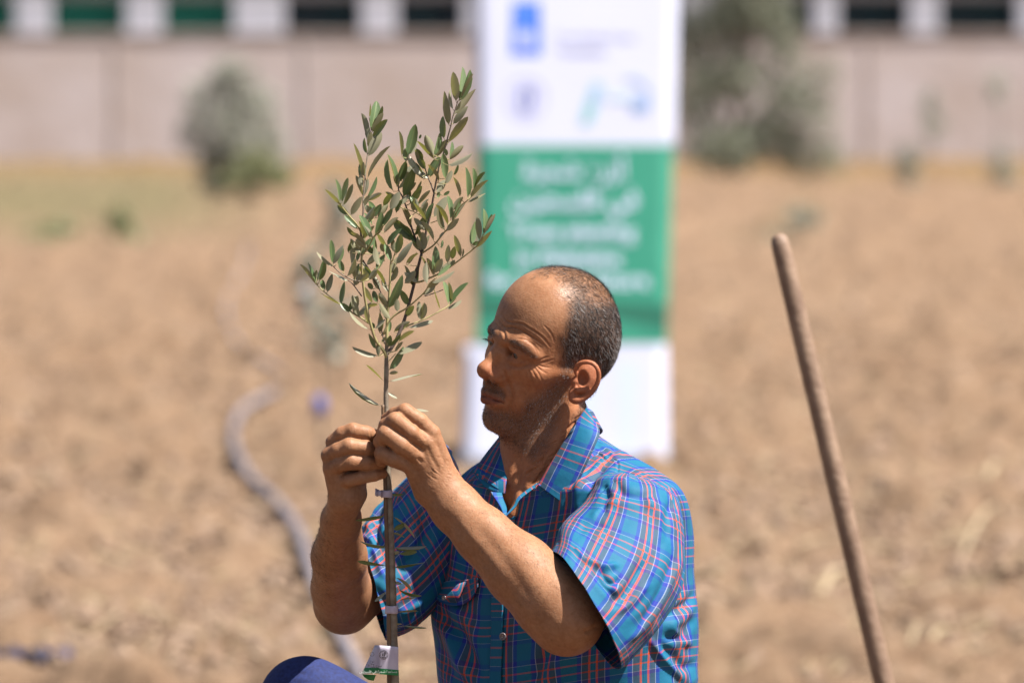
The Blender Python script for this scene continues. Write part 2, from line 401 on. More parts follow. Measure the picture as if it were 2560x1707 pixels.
shrub('young_olive', 2325, 440, 86, [(2325, 260, 28, 40, 1), (2335, 320, 34, 40, 1), (2280, 390, 34, 36, .7)], 300, .06, FOL, 'thin olive sapling against the wall at upper right', 'sapling', 15, [([(2325, 440), (2325, 230)], .02)])
shrub('young_olive', 2270, 505, 76, [(2265, 400, 34, 34, 1), (2272, 455, 28, 34, .8)], 260, .055, FOL, 'short olive sapling on the dry grass below the wall at upper right', 'sapling', 16, [([(2270, 505), (2268, 390)], .02)])
shrub('young_olive', 2508, 500, 78, [(2490, 220, 30, 50, .6), (2500, 400, 36, 50, .9), (2515, 460, 40, 40, 1)], 330, .06, FOL, 'olive sapling by the wall near the right edge', 'sapling', 17, [([(2508, 505), (2495, 200)], .022)])
shrub('weed_clump', 2030, 610, 55, [(2010, 545, 50, 26, .8), (1960, 600, 60, 14, .8)], 350, .05, FOL, 'grey green weeds on the soil behind the wooden handle top', 'weeds', 18, [])

# dry grass strip along the foot of the wall
def grass_strip():
    V = []; F = []; k = 0
    for i in range(9000):
        px = RNG.uniform(-150, 2700); y = 97.6 - 22 * RNG.rand() ** 1.8; X = (px - 1280) / FPX * y
        dn = float(fbm(np.array(X * .9), np.array(y * .25), 3, 33))
        if dn < .47: continue
        h = RNG.uniform(.06, .26) * (.4 + 1.6 * (dn - .4)); wd = .015; a = RNG.uniform(0, 6.28); s = np.array([math.cos(a), math.sin(a), 0]) * wd; l = np.array([RNG.uniform(-.1, .1), RNG.uniform(-.1, .1), h])
        p = np.array([X, y, -.02]); V += [p - s, p + s, p + l]; F.append((k, k + 1, k + 2)); k += 3
    me = bpy.data.meshes.new('dry_grass'); me.from_pydata([tuple(v) for v in V], [], F)
    o = link('dry_grass', me, mat('dry_grass', (.52, .34, .12, 1), .8, (.8, (.36, .30, .13, 1)))); tag(o, 'yellowed dry grass growing along the foot of the wall', kind='stuff')
grass_strip()

# ---------------------------------------------------------------- hoses, blue scraps
hoseM = mat('hose_plastic', (.24, .21, .25, 1), .6, (9, (.31, .27, .28, 1)), spec=.4)
def hose(pts, r, label, name='drip_hose'):
    P = [ground_at(a, b2) + (0, 0, r + .055) for a, b2 in pts]; P = catmull(P, 60)
    V, F = tube(P, r, 10); b = MB(); b.add([v - P[0] for v in V], F); o = b.build(name, hoseM, smooth=True); o.location = tuple(P[0]); tag(o, label, 'hose', 'irrigation hoses on the soil')
hose([(900, 1760), (850, 1650), (795, 1540), (770, 1460), (745, 1380), (690, 1300), (625, 1240), (590, 1170), (585, 1110), (610, 1060), (680, 1020), (760, 985)], .020, 'grey purple irrigation hose snaking over the soil behind the seated man')
hose([(700, 960), (640, 920), (590, 880), (568, 820), (570, 770), (610, 690), (620, 640), (625, 610)], .014, 'farther stretch of grey purple hose on the soil, left of the held sapling')
blueM = mat('blue_plastic', (.06, .085, .35, 1), .5, (9, (.09, .12, .45, 1)))
p = at(798, 1015, 24.15); b = MB(); b.tube([(0, 0, -.045), (0, 0, .0), (0, 0, .045)], [.026, .034, .022], 10); o = b.build('blue_tie', blueM, smooth=True); o.location = tuple(p); tag(o, 'blue plastic tie wound round the blurred young olive stem', 'tie')
p = at(762, 745, 24.3); b = MB(); b.tube([(-.02, 0, -.07), (0, 0, .0), (.01, 0, .06)], [.012, .026, .010], 8); o = b.build('tag_ribbon', mat('lilac_plastic', (.34, .30, .48, 1), .5), smooth=True); o.location = tuple(p); tag(o, 'lilac plastic ribbon hanging in the blurred young olive', 'ribbon')
# blue scrap lying at lower left
P = [ground_at(a, 1690) + (0, 0, .05) for a in (-30, 40, 110, 180)]
b = MB(); V = []; nn = 16
for j, t in enumerate(np.linspace(0, 1, nn)):
    c = P[0] * (1 - t) + P[-1] * t; ww = .05 * math.sin(math.pi * (.12 + .8 * t)) + .012
    for s_ in (-1, -.3, .4, 1): V.append(c + np.array([0, s_ * ww, .02 * math.sin(j * 1.3 + s_ * 2) + .012 * s_ * s_]) - P[0])
b.add(V, [(j * 4 + q, j * 4 + q + 1, j * 4 + q + 5, j * 4 + q + 4) for j in range(nn - 1) for q in range(3)])
o = b.build('plastic_scrap', mat('dark_blue_cloth', (.012, .014, .045, 1), .7, (7, (.035, .045, .15, 1))), smooth=True); o.location = tuple(P[0]); tag(o, 'crumpled dark blue plastic scrap on the soil at the lower left corner', 'scrap')
o.modifiers.new('s', 'SOLIDIFY').thickness = .006

# ---------------------------------------------------------------- wooden tool handle
DH = 8.7
ht = at(1945, 585, DH); hb = at(2211, 1712, DH); dr = (hb - ht) / np.linalg.norm(hb - ht)
Lh = (ht[2] - float(ground_z(ht[0] + .3, DH)) + .12) / -dr[2]
he = ht + dr * Lh
woodM = mat('worn_wood', (.27, .165, .11, 1), .65, (26, (.40, .265, .18, 1), 8), (90, .6, .003))
root = empty('tool_handle', he, 'worn wooden tool handle standing tilted in the soil at the right', 'tool')
tt = np.array([0, .004, .012, .03, .2, .45, .7, 1.0]) * Lh; rr = np.array([.006, .0122, .0142, .0148, .0152, .0158, .0165, .0175])
b = MB(); b.tube([ht - he + dr * t for t in tt], rr, 24); b.build('handle', woodM, root, smooth=True)
b = MB(); b.tube([dr * -.16, dr * .02], [.021, .024], 16); b.add([np.array(q) for q in [(-.09, -.004, .02), (.09, -.004, .02), (.07, .0, -.2), (-.07, 0, -.2), (-.09, .004, .02), (.09, .004, .02), (.07, .006, -.2), (-.07, .006, -.2)]], [(0, 1, 2, 3), (7, 6, 5, 4), (0, 4, 5, 1), (1, 5, 6, 2), (2, 6, 7, 3), (3, 7, 4, 0)])
b.build('blade', mat('iron', (.12, .11, .10, 1), .5, (20, (.2, .16, .13, 1)), metal=.8), root)

# pale dry stalks lying at the lower right
stalkM = mat('dry_stalk', (.60, .47, .30, 1), .8, (50, (.5, .38, .22, 1)))
for (pa, pb, r, lab) in (((2048, 1528), (2118, 1476), .011, 'pale dry leaf lying on the soil left of the wooden handle'), ((2395, 1440), (2500, 1290), .008, 'long pale stalk slanting up at the right side of the field'),
                         ((2295, 1690), (2392, 1628), .010, 'thick pale stalk lying at the bottom right beside the wooden handle'), ((2262, 1700), (2310, 1610), .006, 'thin upright stalk at the bottom right close to the handle'), ((2460, 1250), (2500, 1200), .013, 'broad pale straw blade at the right edge of the field')):
    A = ground_at(*pa) + (0, 0, .04); B_ = ground_at(*pb) + (0, 0, .05); Q = [A * (1 - t) + B_ * t + (0, 0, .05 * math.sin(t * 3.1)) for t in np.linspace(0, 1, 8)]
    V, F = tube(np.array(Q) - A, [r * q for q in (.5, .9, 1, 1, .95, .8, .6, .2)], 6); b = MB(); b.add(V, F); o = b.build('dry_stalk', stalkM, smooth=True); o.location = tuple(A); tag(o, lab, 'dry stalk', 'dry stalks lying on the soil')
# ---------------------------------------------------------------- implicit body modelling (signed distance field -> surface nets)
def cone(a, b, ra, rb, k=10, op='u'):
    a = np.asarray(a, np.float32); b = np.asarray(b, np.float32); c = (a + b) / 2; R = np.linalg.norm(b - a) / 2 + max(ra, rb)
    d = b - a; l2 = max(float(d @ d), 1e-6)
    def f(P):
        t = np.clip(((P - a) @ d) / l2, 0, 1); q = P - a - t[:, None] * d
        return np.sqrt((q * q).sum(1)) - (ra + (rb - ra) * t)
    return (f, c, R, k, op)
def ell(c, r, k=10, op='u', ax=None):
    c = np.asarray(c, np.float32); r = np.asarray(r, np.float32); A = np.eye(3, dtype=np.float32) if ax is None else np.asarray(ax, np.float32)
    def f(P):
        q = (P - c) @ A.T; k0 = np.sqrt(((q / r) ** 2).sum(1)); k1 = np.sqrt(((q / (r * r)) ** 2).sum(1)) + 1e-6
        return k0 * (k0 - 1) / k1
    return (f, c, float(r.max()), k, op)
def chain(pts, rad, k=6, op='u', fk=None):
    out = []
    for i in range(len(pts) - 1):
        out.append(cone(pts[i], pts[i + 1], rad[i], rad[i + 1], (fk if (i == 0 and fk is not None) else k), op))
    return out
def bump_(c, r, amp, ax=None):      # soft swelling (amp > 0) or hollow
    c = np.asarray(c, np.float32); r = np.broadcast_to(np.asarray(r, np.float32), 3); A = np.eye(3, dtype=np.float32) if ax is None else np.asarray(ax, np.float32)
    def f(P):
        q = ((P - c) @ A.T) / r; return amp * np.exp(-(q * q).sum(1))
    return (f, c, float(r.max()) * 2.2, 0, 'g')

def eval_group(P, prims, bc=None, hd=0):
    d = None; km = max(q[3] for q in prims) * 1.25 + 20
    for (f, c, R, k, op) in prims:
        if bc is not None and np.linalg.norm(bc - c) - R > hd + km: continue
        if op == 'u':
            e = f(P)
            if d is None: d = e
            elif k <= 0: d = np.minimum(d, e)
            else:
                h = np.clip(.5 + .5 * (d - e) / k, 0, 1); d = d * (1 - h) + e * h - k * h * (1 - h)
        elif d is not None:
            e = f(P)
            if op == 's':
                e = -e; h = np.clip(.5 - .5 * (d - e) / k, 0, 1); d = d * (1 - h) + e * h + k * h * (1 - h)
            elif op == 'g': d = d - e
    return d
def eval_all(P, groups, bc=None, hd=0):
    d = None
    for prims, gk in groups:
        e = eval_group(P, prims, bc, hd)
        if e is None: continue
        if d is None: d = e
        else:
            h = np.clip(.5 + .5 * (d - e) / gk, 0, 1); d = d * (1 - h) + e * h - gk * h * (1 - h)
    return d

def surface_nets(groups, lo, hi, vox, B=20):
    lo = np.asarray(lo, float); nb = np.ceil((np.asarray(hi) - lo) / (vox * B)).astype(int); bs = vox * B; hd = bs * .87
    ctr = np.stack(np.meshgrid(*[np.arange(n) for n in nb], indexing='ij'), -1).reshape(-1, 3)
    BIG = np.int64(1 << 20)
    ids_all = []; pos_all = []; quads = []
    g = np.arange(-1, B + 1)
    off = np.stack(np.meshgrid(g, g, g, indexing='ij'), -1).reshape(-1, 3).astype(np.float32)
    n = B + 2
    ce = [(0, 0, 0), (1, 0, 0), (0, 1, 0), (1, 1, 0), (0, 0, 1), (1, 0, 1), (0, 1, 1), (1, 1, 1)]
    edges = [(0, 1), (2, 3), (4, 5), (6, 7), (0, 2), (1, 3), (4, 6), (5, 7), (0, 4), (1, 5), (2, 6), (3, 7)]
    for b in ctr:
        bc = (lo + (b + .5) * bs).astype(np.float32)
        d0 = eval_all(bc[None], groups, bc, hd)
        if d0 is None or abs(d0[0]) > hd * 1.25 + 10: continue
        i0 = b * B
        P = (lo + (i0 + off) * vox).astype(np.float32)
        d = eval_all(P, groups, bc, hd)
        if d is None or d.min() > 0 or d.max() < 0: continue
        d = d.reshape(n, n, n); s = d < 0
        cs = [s[x:n - 1 + x, y:n - 1 + y, z:n - 1 + z] for x, y, z in ce]
        cd_ = [d[x:n - 1 + x, y:n - 1 + y, z:n - 1 + z] for x, y, z in ce]
        cnt = sum(c.astype(np.int8) for c in cs); act = (cnt > 0) & (cnt < 8)
        I = np.argwhere(act)
        if not len(I): continue
        vals = np.stack([c[act] for c in cd_], 1); sg = vals < 0
        acc = np.zeros((len(I), 3)); m = np.zeros(len(I))
        for (p, q) in edges:
            x = sg[:, p] != sg[:, q]; t = vals[:, p] / (vals[:, p] - vals[:, q] + 1e-12)
            pt = np.array(ce[p]) + t[:, None] * (np.array(ce[q]) - np.array(ce[p])); acc[x] += pt[x]; m += x
        pos = acc / m[:, None] + I - 1 + i0
        gi = (I - 1 + i0 + 8).astype(np.int64); ids = (gi[:, 0] * BIG + gi[:, 1]) * BIG + gi[:, 2]
        ids_all.append(ids); pos_all.append(lo + pos * vox)
        for ax in range(3):
            o = [slice(1, B + 1)] * 3; o2 = list(o); o2[ax] = slice(2, B + 2)
            a = s[tuple(o)]; c = s[tuple(o2)]; X = np.argwhere(a != c)
            if not len(X): continue
            fl = a[a != c]; base = (X + i0 + 8).astype(np.int64); u, v = (ax + 1) % 3, (ax + 2) % 3; q = []
            for du, dv in ((0, 0), (1, 0), (1, 1), (0, 1)):
                r = base.copy(); r[:, u] -= du; r[:, v] -= dv; q.append((r[:, 0] * BIG + r[:, 1]) * BIG + r[:, 2])
            q = np.stack(q, 1); q[~fl] = q[~fl][:, ::-1]; quads.append(q)
    ids = np.concatenate(ids_all); pos = np.concatenate(pos_all); Q = np.concatenate(quads)
    uid, first = np.unique(ids, return_index=True); V = pos[first]
    F = np.searchsorted(uid, Q); F = np.minimum(F, len(uid) - 1)
    ok = (uid[F] == Q).all(1); F = F[ok]
    return V, F
def relax(V, F, it=2, lam=.5):
    for _ in range(it):
        acc = np.zeros_like(V); m = np.zeros(len(V))
        for k in range(4):
            a = F[:, k]; b = F[:, (k + 1) % 4]
            for x, y in ((a, b), (b, a)):
                m += np.bincount(x, minlength=len(V))
                for ax in range(3): acc[:, ax] += np.bincount(x, V[y, ax], minlength=len(V))
        V = V * (1 - lam) + lam * acc / np.maximum(m, 1)[:, None]
    return V
def proj(V):                        # model frame -> photo pixels
    k = 1 + V[:, 2] / FPX
    return np.stack([V[:, 0] / k + 1280, V[:, 1] / k + 853.5], 1)
def seg_dist(Q, pts):
    best = np.full(len(Q), 1e9); 
    pts = np.asarray(pts, float); Ls = np.concatenate([[0], np.cumsum(np.linalg.norm(np.diff(pts, axis=0), axis=1))]); par = np.zeros(len(Q))
    for i in range(len(pts) - 1):
        a = pts[i]; d = pts[i + 1] - a; l2 = d @ d + 1e-9
        t = np.clip(((Q - a) @ d) / l2, 0, 1); e = np.linalg.norm(Q - a - t[:, None] * d, axis=1)
        u = e < best; best[u] = e[u]; par[u] = (Ls[i] + t[u] * (Ls[i + 1] - Ls[i])) / Ls[-1]
    return best, par
def brush(V, N, pts, width, depth, ridge=.45, smooth=True, zr=None, taper=True, facing=.05):
    """press a groove (depth > 0) or raise a ridge (depth < 0) along a line seen on the near side of the surface"""
    P = proj(V); pts = np.asarray(pts, float)
    if smooth and len(pts) > 2: pts = catmull(pts, len(pts) * 5)
    lo = pts.min(0) - width * 4; hi = pts.max(0) + width * 4
    m = (P > lo).all(1) & (P < hi).all(1) & (N[:, 2] < -facing)
    if zr is not None: m &= (V[:, 2] > zr[0]) & (V[:, 2] < zr[1])
    idx = np.nonzero(m)[0]
    if not len(idx): return
    e, t = seg_dist(P[idx], pts); w_ = np.exp(-(e / width) ** 2)
    if ridge: w_ = w_ - ridge * np.exp(-((e - 2.1 * width) / (1.2 * width)) ** 2)
    if taper: w_ = w_ * np.clip(np.minimum(t, 1 - t) * 5 + .15, 0, 1)
    w_ *= np.clip(-N[idx, 2] * 2.5, 0, 1)
    V[idx] -= N[idx] * (w_ * depth)[:, None]

# ---- head frame (millimetres: forward, left, up) placed in the model frame
sc = 1.922
Lv = np.array([.54, .27, -.797]); Lv /= np.linalg.norm(Lv)
Fv = np.array([-.83, .0, -.56]); Fv -= Lv * Fv.dot(Lv); Fv /= np.linalg.norm(Fv)
Uv = np.cross(Lv, Fv); Uv = Uv if Uv[1] < 0 else -Uv
HO = np.array([1374 - 1280, 908 - 853.5, 0.0]); FS = .88
HAX = np.stack([Fv, Lv, Uv])
def Hd(f, l, u):
    if u < -25: u = -25 + (u + 25) * .86      # lower face a little shorter
    return HO + sc * (f * FS * Fv + l * Lv + u * Uv)
def he_(c, r, k=10, op='u', rot=None):
    A = HAX if rot is None else rot @ HAX
    return ell(Hd(*c), np.array(r) * sc * (FS, 1, 1), k * sc, op, A)
def hc(a, b, ra, rb, k=6, op='u'): return cone(Hd(*a), Hd(*b), ra * sc, rb * sc, k * sc, op)
def hb(c, r, amp): return bump_(Hd(*c), np.array(r) * sc, amp * sc, HAX)

head = [he_((-12, 0, 50), (84, 72, 76), 1), he_((26, 0, 50), (62, 62, 66), 30), he_((-40, 0, 30), (56, 62, 58), 20),
        he_((40, 0, 2), (48, 56, 66), 24), he_((30, 0, -40), (54, 48, 46), 24),
        he_((66, 0, -44), (33, 32, 34), 18), he_((76, 0, -86), (17, 19, 15), 16)]
for s_ in (1, -1):
    head += [hc((8, s_ * 50, -48), (68, s_ * 18, -88), 13, 13, 18), hc((6, s_ * 54, -5), (8, s_ * 51, -50), 13, 13, 18),
             he_((56, s_ * 44, -4), (22, 17, 15), 14), hc((20, s_ * 60, 4), (56, s_ * 48, 0), 7, 8, 12),
             he_((56, s_ * 30, -34), (26, 20, 28), 14),
             hc((90, s_ * 8, 35), (81.5 if s_ > 0 else 79, s_ * 35, 35), 9, 7.6 if s_ > 0 else 6.6, 9), hc((81.5 if s_ > 0 else 79, s_ * 35, 35), (66, s_ * 50, 24.5), 7.6 if s_ > 0 else 6.6, 6, 9)]
for s_ in (1, -1):
    head += [he_((91, s_ * 29, 20), (15, 16, 9.5), 7, 's')]
head += [hc((88, 0, 30), (100, 0, 9), 7.5, 8, 7), hc((100, 0, 9), (112, 0, -8), 7.5, 10, 5), he_((112.5, 0, -9.5), (11, 11.5, 10.5), 5),
         hc((106, 0, -14), (103, 0, -30), 6, 5, 5)]
for s_ in (1, -1):
    head += [he_((101, s_ * 14, -15), (12, 7.5, 9), 4), he_((106, s_ * 6.5, -25), (6, 3.4, 5), 2, 's'), hc((93, s_ * 9, 14), (88, s_ * 17, -12), 7, 8, 7), he_((90, s_ * 13, -9), (13, 9.5, 13), 8), hc((86, s_ * 20, -6), (72, s_ * 34, -2), 8, 9, 9),
             he_((75.5, s_ * 30, 21), (12.5, 14.5, 12.5), 3),
             hc((70, s_ * 44, 5), (84, s_ * 18, 6), 6, 5, 7)]
# mouth
head += [hc((105, 0, -41), (96, 16, -44), 5.2, 4.4, 5), hc((96, 16, -44), (86, 26, -49), 4.4, 2.5, 5), hc((105, 0, -41), (96, -16, -44), 5.2, 4.4, 5),
         hc((104, 0, -52), (95, 15, -52.5), 5.6, 4.6, 5), hc((95, 15, -52.5), (86, 25, -50.5), 4.6, 2.5, 5), hc((104, 0, -52), (95, -15, -52.5), 5.6, 4.6, 5)]
mc = [(111, -6, -46.2), (108, 6, -46.2), (99, 18, -47.4), (88, 28, -50)]
for i in range(3): head.append(hc(mc[i], mc[i + 1], 1.5, 1.3 if i < 2 else .6, 1.6, 's'))
head += [hb((97, 0, -66), (10, 16, 6), -3.0), hb((60, 52, -25), (26, 14, 26), -2.0), hb((35, 62, 42), (26, 14, 22), -2.5)]
for s_ in (1, -1): head += [hc((90, s_ * 24, 21), (87, s_ * 30, 20.5), 1.2, 2.0, 1.2, 's'), hc((87, s_ * 30, 20.5), (80, s_ * 39, 17), 2.0, 1.2, 1.2, 's'), hc((89, s_ * 21, 26.5), (81, s_ * 40, 23), 3.6, 3.4, 3), hc((85, s_ * 22, 12), (78, s_ * 38, 10.5), 4, 4, 5)]

# near ear, modelled on its own axes (photo pixel, depth)
def ear(mir):
    g = []
    def Q(px, py, z):
        p = M(px, py, z)
        if mir:
            q = (p - HO) @ HAX.T; q[1] *= -1; p = HO + q @ HAX
        return p
    hel = [(1443, 940, -146), (1438, 925, -150), (1446, 911, -160), (1462, 905, -168), (1480, 908, -172), (1493, 922, -172), (1497, 942, -168), (1491, 963, -163), (1477, 982, -157), (1458, 996, -152), (1441, 1001, -150), (1430, 997, -144)]
    g.append(ell(Q(1468, 948, -138), (31, 47, 18), 1, 'u', np.array([[.95, .3, .05], [-.3, .95, 0], [-.05, 0, 1]]) if not mir else None))
    hp = catmull(hel, 34); hr = np.interp(np.linspace(0, 11, 34), range(12), [3.5, 4.5, 5, 5.2, 5.2, 5.4, 5.4, 5.4, 6, 7.5, 9, 8])
    g += chain([Q(*p) for p in hp], list(hr), 3)
    g.append(ell(Q(1436, 984, -136), (15, 17, 12), 10))
    g.append(ell(Q(1434, 953, -136), (8, 11, 10), 9))
    g.append(cone(Q(1464, 925, -140), Q(1480, 948, -144), 6, 6, 10)); g.append(cone(Q(1480, 948, -144), Q(1468, 972, -146), 6, 6, 8)); g.append(cone(Q(1466, 975, -148), Q(1444, 976, -150), 6, 7, 6))
    g.append(ell(Q(1455, 947, -162), (15, 21, 24), 7, 's'))
    g.append(ell(Q(1472, 926, -168), (16, 12, 9), 6, 's'))
    g.append(ell(Q(1444, 962, -158), (6, 8, 14), 4, 's'))
    return g
neck = [cone(M(1352, 985, 14), M(1392, 1250, 25), 104, 122, 10), cone(M(1392, 1250, 25), M(1400, 1310, 40), 120, 122, 30),
        cone(M(1430, 1035, -70), M(1285, 1285, -95), 20, 16, 26), cone(M(1340, 1030, 0), M(1330, 1230, -4), 78, 84, 30),
        ell(M(1330, 1330, 0), (96, 56, 84), 30), bump_(M(1272, 1190, -60), (26, 34, 40), 8)]

# ---- arms and hands
nh = []                                            # near (left) arm
fore = [(1100, 1222, -452), (1140, 1270, -464), (1208, 1338, -490), (1300, 1425, -522), (1380, 1505, -550), (1416, 1546, -560)]
nh += chain([M(*p) for p in fore], [57, 59, 67, 84, 90, 86], 20)
nh += [cone(M(1416, 1546, -560), M(1570, 1310, -290), 86, 78, 20)]
nh += [bump_(M(1440, 1600, -600), (26, 26, 40), 5), bump_(M(1480, 1560, -640), (40, 20, 20), 4)]
MCn = [(1080, 1083, -486), (1068, 1109, -494), (1048, 1143, -492), (1026, 1164, -482)]
hand_n = []
for (p, r1, q, r2) in ((MCn[0], 20, (1112, 1196, -462), 34), (MCn[1], 20, (1098, 1208, -470), 36), (MCn[2], 20, (1084, 1222, -466), 36), (MCn[3], 19, (1066, 1226, -452), 32)):
    hand_n.append(cone(M(*p), M(*q), r1, r2, 14))
hand_n.append(cone(M(1060, 1130, -455), M(1085, 1205, -440), 26, 40, 20))
FN = [[MCn[0], (1050, 1052, -494), (1013, 1028, -494), (986, 1034, -476), (966, 1046, -462)],
      [MCn[1], (1028, 1082, -512), (988, 1051, -514), (964, 1062, -498), (954, 1084, -474)],
      [MCn[2], (1004, 1113, -516), (966, 1085, -516), (951, 1104, -496), (962, 1124, -468)],
      [MCn[3], (984, 1147, -506), (956, 1134, -500), (954, 1150, -478), (970, 1152, -452)]]
RN = [[20, 19, 19, 15.5, 14], [20, 20, 20.5, 16.5, 14], [21, 21.5, 21, 17, 13.5], [20, 19.5, 19.5, 15, 11]]
THn = [[(1062, 1190, -438), (1020, 1130, -425), (985, 1085, -430), (968, 1062, -434)], [28, 22, 18, 14]]

fh = []                                            # far (right) arm
fa = [(861, 1252, -425), (853, 1300, -345), (848, 1390, -190), (853, 1470, -45), (860, 1508, 20)]
fh += chain([M(*p) for p in fa], [39, 47, 66, 72, 73], 20)
fh += [cone(M(860, 1508, 20), M(1080, 1330, 200), 73, 76, 20)]
MCf = [(833, 1105, -452), (822, 1138, -460), (828, 1172, -458), (842, 1204, -446)]
hand_f = []
for (p, r1, q, r2) in ((MCf[0], 17, (872, 1230, -425), 30), (MCf[1], 18, (860, 1240, -434), 30), (MCf[2], 18, (856, 1246, -432), 30), (MCf[3], 17, (866, 1250, -420), 30)):
    hand_f.append(cone(M(*p), M(*q), r1, r2, 14))
hand_f.append(cone(M(862, 1140, -420), M(880, 1235, -405), 26, 34, 20)); hand_f.append(cone(M(890, 1232, -398), M(896, 1190, -385), 24, 18, 14))
FF = [[MCf[0], (856, 1085, -466), (882, 1077, -474), (915, 1083, -462), (946, 1091, -446)],
      [MCf[1], (845, 1126, -478), (873, 1115, -488), (912, 1120, -474), (946, 1126, -452)],
      [MCf[2], (850, 1160, -478), (877, 1154, -484), (916, 1157, -472), (952, 1157, -452)],
      [MCf[3], (872, 1200, -468), (902, 1194, -470), (935, 1188, -460), (957, 1184, -446)]]
RF = [[18, 19, 19.5, 18.5, 15], [19, 19.5, 20, 19, 14.5], [19, 19, 19.5, 18, 14], [18, 16.5, 15.5, 14.5, 12]]
THf = [[(893, 1205, -400), (905, 1170, -412), (928, 1145, -424), (950, 1130, -428)], [22, 19, 16, 13]]

def finger_group(pts, rad): 
    P = [M(*p) for p in pts]; g = chain(P, rad, 4)
    g.append(bump_(P[2], 15, 1.6))
    return g
groups = [(head, 1), (neck, 22), (ear(False), 5), (ear(True), 5), (nh, 14), (hand_n, 16)]
for a, r in zip(FN, RN): groups.append((finger_group(a, r), 5))
groups.append((chain([M(*p) for p in THn[0]], THn[1], 8), 8))
farg = [(fh, 14), (hand_f, 14)] + [(finger_group(a, r), 5) for a, r in zip(FF, RF)] + [(chain([M(*p) for p in THf[0]], THf[1], 8), 5)]

def arm_cull(groups_a): return groups_a
VOX = 2.0
V1, F1 = surface_nets(groups, (940 - 1280, 640 - 853, -680), (1660 - 1280, 1660 - 853, 240), VOX)
V2, F2 = surface_nets(farg, (780 - 1290, 1040 - 853, -560), (1250 - 1280, 1620 - 853, 360), VOX)
# torso and legs, hidden under the clothes, coarser
GZ = (1.75 - .36) / PX              # height of the mound under him, model units below the camera (about)
def legs(side):
    return side
tors = [cone(M(1415, 1420, 60), M(1430, 1700, 70), 130, 150, 60), cone(M(1430, 1700, 70), M(1440, 2120, 60), 150, 180, 60),
        cone(M(1560, 1340, -190), M(1210, 1330, 210), 74, 74, 50),
        cone(M(1480, 2200, -60), M(1080, 2480, -400), 92, 60, 40), cone(M(1080, 2490, -400), M(1400, 2620, -300), 56, 44, 30),
        cone(M(1400, 2150, 90), M(792, 1768, -90), 74, 44, 40), cone(M(785, 1780, -88), M(870, 2480, 20), 42, 34, 30)]
V3, F3 = surface_nets([(tors, 10)], (560 - 1280, 1180 - 853, -620), (1750 - 1280, 2750 - 853, 500), 14, 16)
V1 = relax(V1, F1, 1, .35); V2 = relax(V2, F2, 1, .35)
if 'SCULPT' in globals(): pass
# ---- sculpting: wrinkles, folds, knuckle creases traced on the near side
NR = vnormals(V1, F1)
if NR[np.argmin(V1[:, 2])][2] > 0: NR = -NR; F1 = F1[:, ::-1]; F2 = F2[:, ::-1]; F3 = F3[:, ::-1]
def z1(x, y): return (1180 + x / 3.92, 700 + y / 3.92)       # coordinates read off an enlarged face
def B1(pts, w_, d, **k): brush(V1, NR, [z1(*p) for p in pts], w_, d, zr=(-330, 200), **k)
# forehead
B1([(262, 322), (300, 345), (345, 405), (430, 420), (500, 432), (560, 470), (640, 520), (710, 580), (770, 660)], 2.0, 2.04, ridge=.35)
B1([(228, 365), (262, 385), (300, 440), (335, 462), (400, 462), (470, 490), (560, 540), (640, 590), (720, 650)], 2.0, 2.19, ridge=.35)
B1([(218, 410), (250, 440), (285, 490)], 1.9, 1.36, ridge=.35)
B1([(430, 575), (500, 580), (560, 600), (620, 650), (665, 710)], 1.9, 1.22, ridge=.35)
B1([(520, 600), (570, 620), (610, 660), (640, 710)], 1.9, 0.90, ridge=.35)
B1([(700, 440), (750, 490), (790, 550), (806, 610)], 1.9, 0.90, ridge=.35)
B1([(300, 480), (320, 540), (325, 600)], 3.0, 1.6)
# crow's feet
B1([(640, 800), (690, 770), (750, 750)], 1.9, 1.01, ridge=.3); B1([(650, 815), (720, 800), (800, 775)], 1.9, 1.01, ridge=.3)
B1([(640, 825), (700, 850), (770, 860)], 1.9, 1.12, ridge=.3); B1([(625, 835), (680, 885), (740, 920)], 1.9, 1.12, ridge=.3)
B1([(600, 845), (650, 910), (690, 990)], 1.9, 0.95, ridge=.3); B1([(575, 860), (610, 920), (640, 980)], 1.8, 0.95, ridge=.3)
B1([(545, 870), (575, 940), (595, 1020), (625, 1090)], 1.9, 1.06, ridge=.3); B1([(500, 1010), (530, 1070), (560, 1130)], 2.0, 0.67, ridge=.3)
B1([(640, 800), (600, 790), (560, 760)], 2.0, 0.78, ridge=.3)
# nasolabial fold and cheek
B1([(325, 930), (350, 1000), (380, 1080), (392, 1160), (380, 1240), (400, 1320)], 5.5, 3.6, ridge=.5)
B1([(318, 935), (300, 960), (250, 972)], 3.5, 1.2, ridge=.2)
B1([(430, 1310), (520, 1300), (620, 1260)], 10, 1.5, ridge=.3)
# ala crease
B1([(300, 880), (322, 920), (320, 960)], 3.2, 2.2, ridge=.3)
# under-eye
B1([(360, 830), (430, 850), (520, 840), (590, 820)], 4, 1.8)
# neck creases
for pts in ([(1340, 1195), (1370, 1170), (1405, 1110), (1425, 1060)], [(1355, 1210), (1390, 1170), (1425, 1100), (1440, 1050)], [(1325, 1215), (1350, 1190), (1372, 1150)], [(1310, 1190), (1345, 1165), (1368, 1130)],
            [(1420, 1120), (1440, 1080), (1452, 1040)], [(1395, 1130), (1425, 1095)], [(1405, 1085), (1440, 1050)], [(1330, 1165), (1360, 1145)]):
    brush(V1, NR, pts, 3.0, 2.3, zr=(-240, 200))
for i in range(26):
    x = RNG.uniform(1300, 1440); y = 1245 - (x - 1300) * 1.2 + RNG.uniform(-46, 30); L = RNG.uniform(14, 34)
    brush(V1, NR, [(x, y), (x + L * .7, y - L * .45)], 2.0, 1.2, zr=(-240, 200), smooth=False)
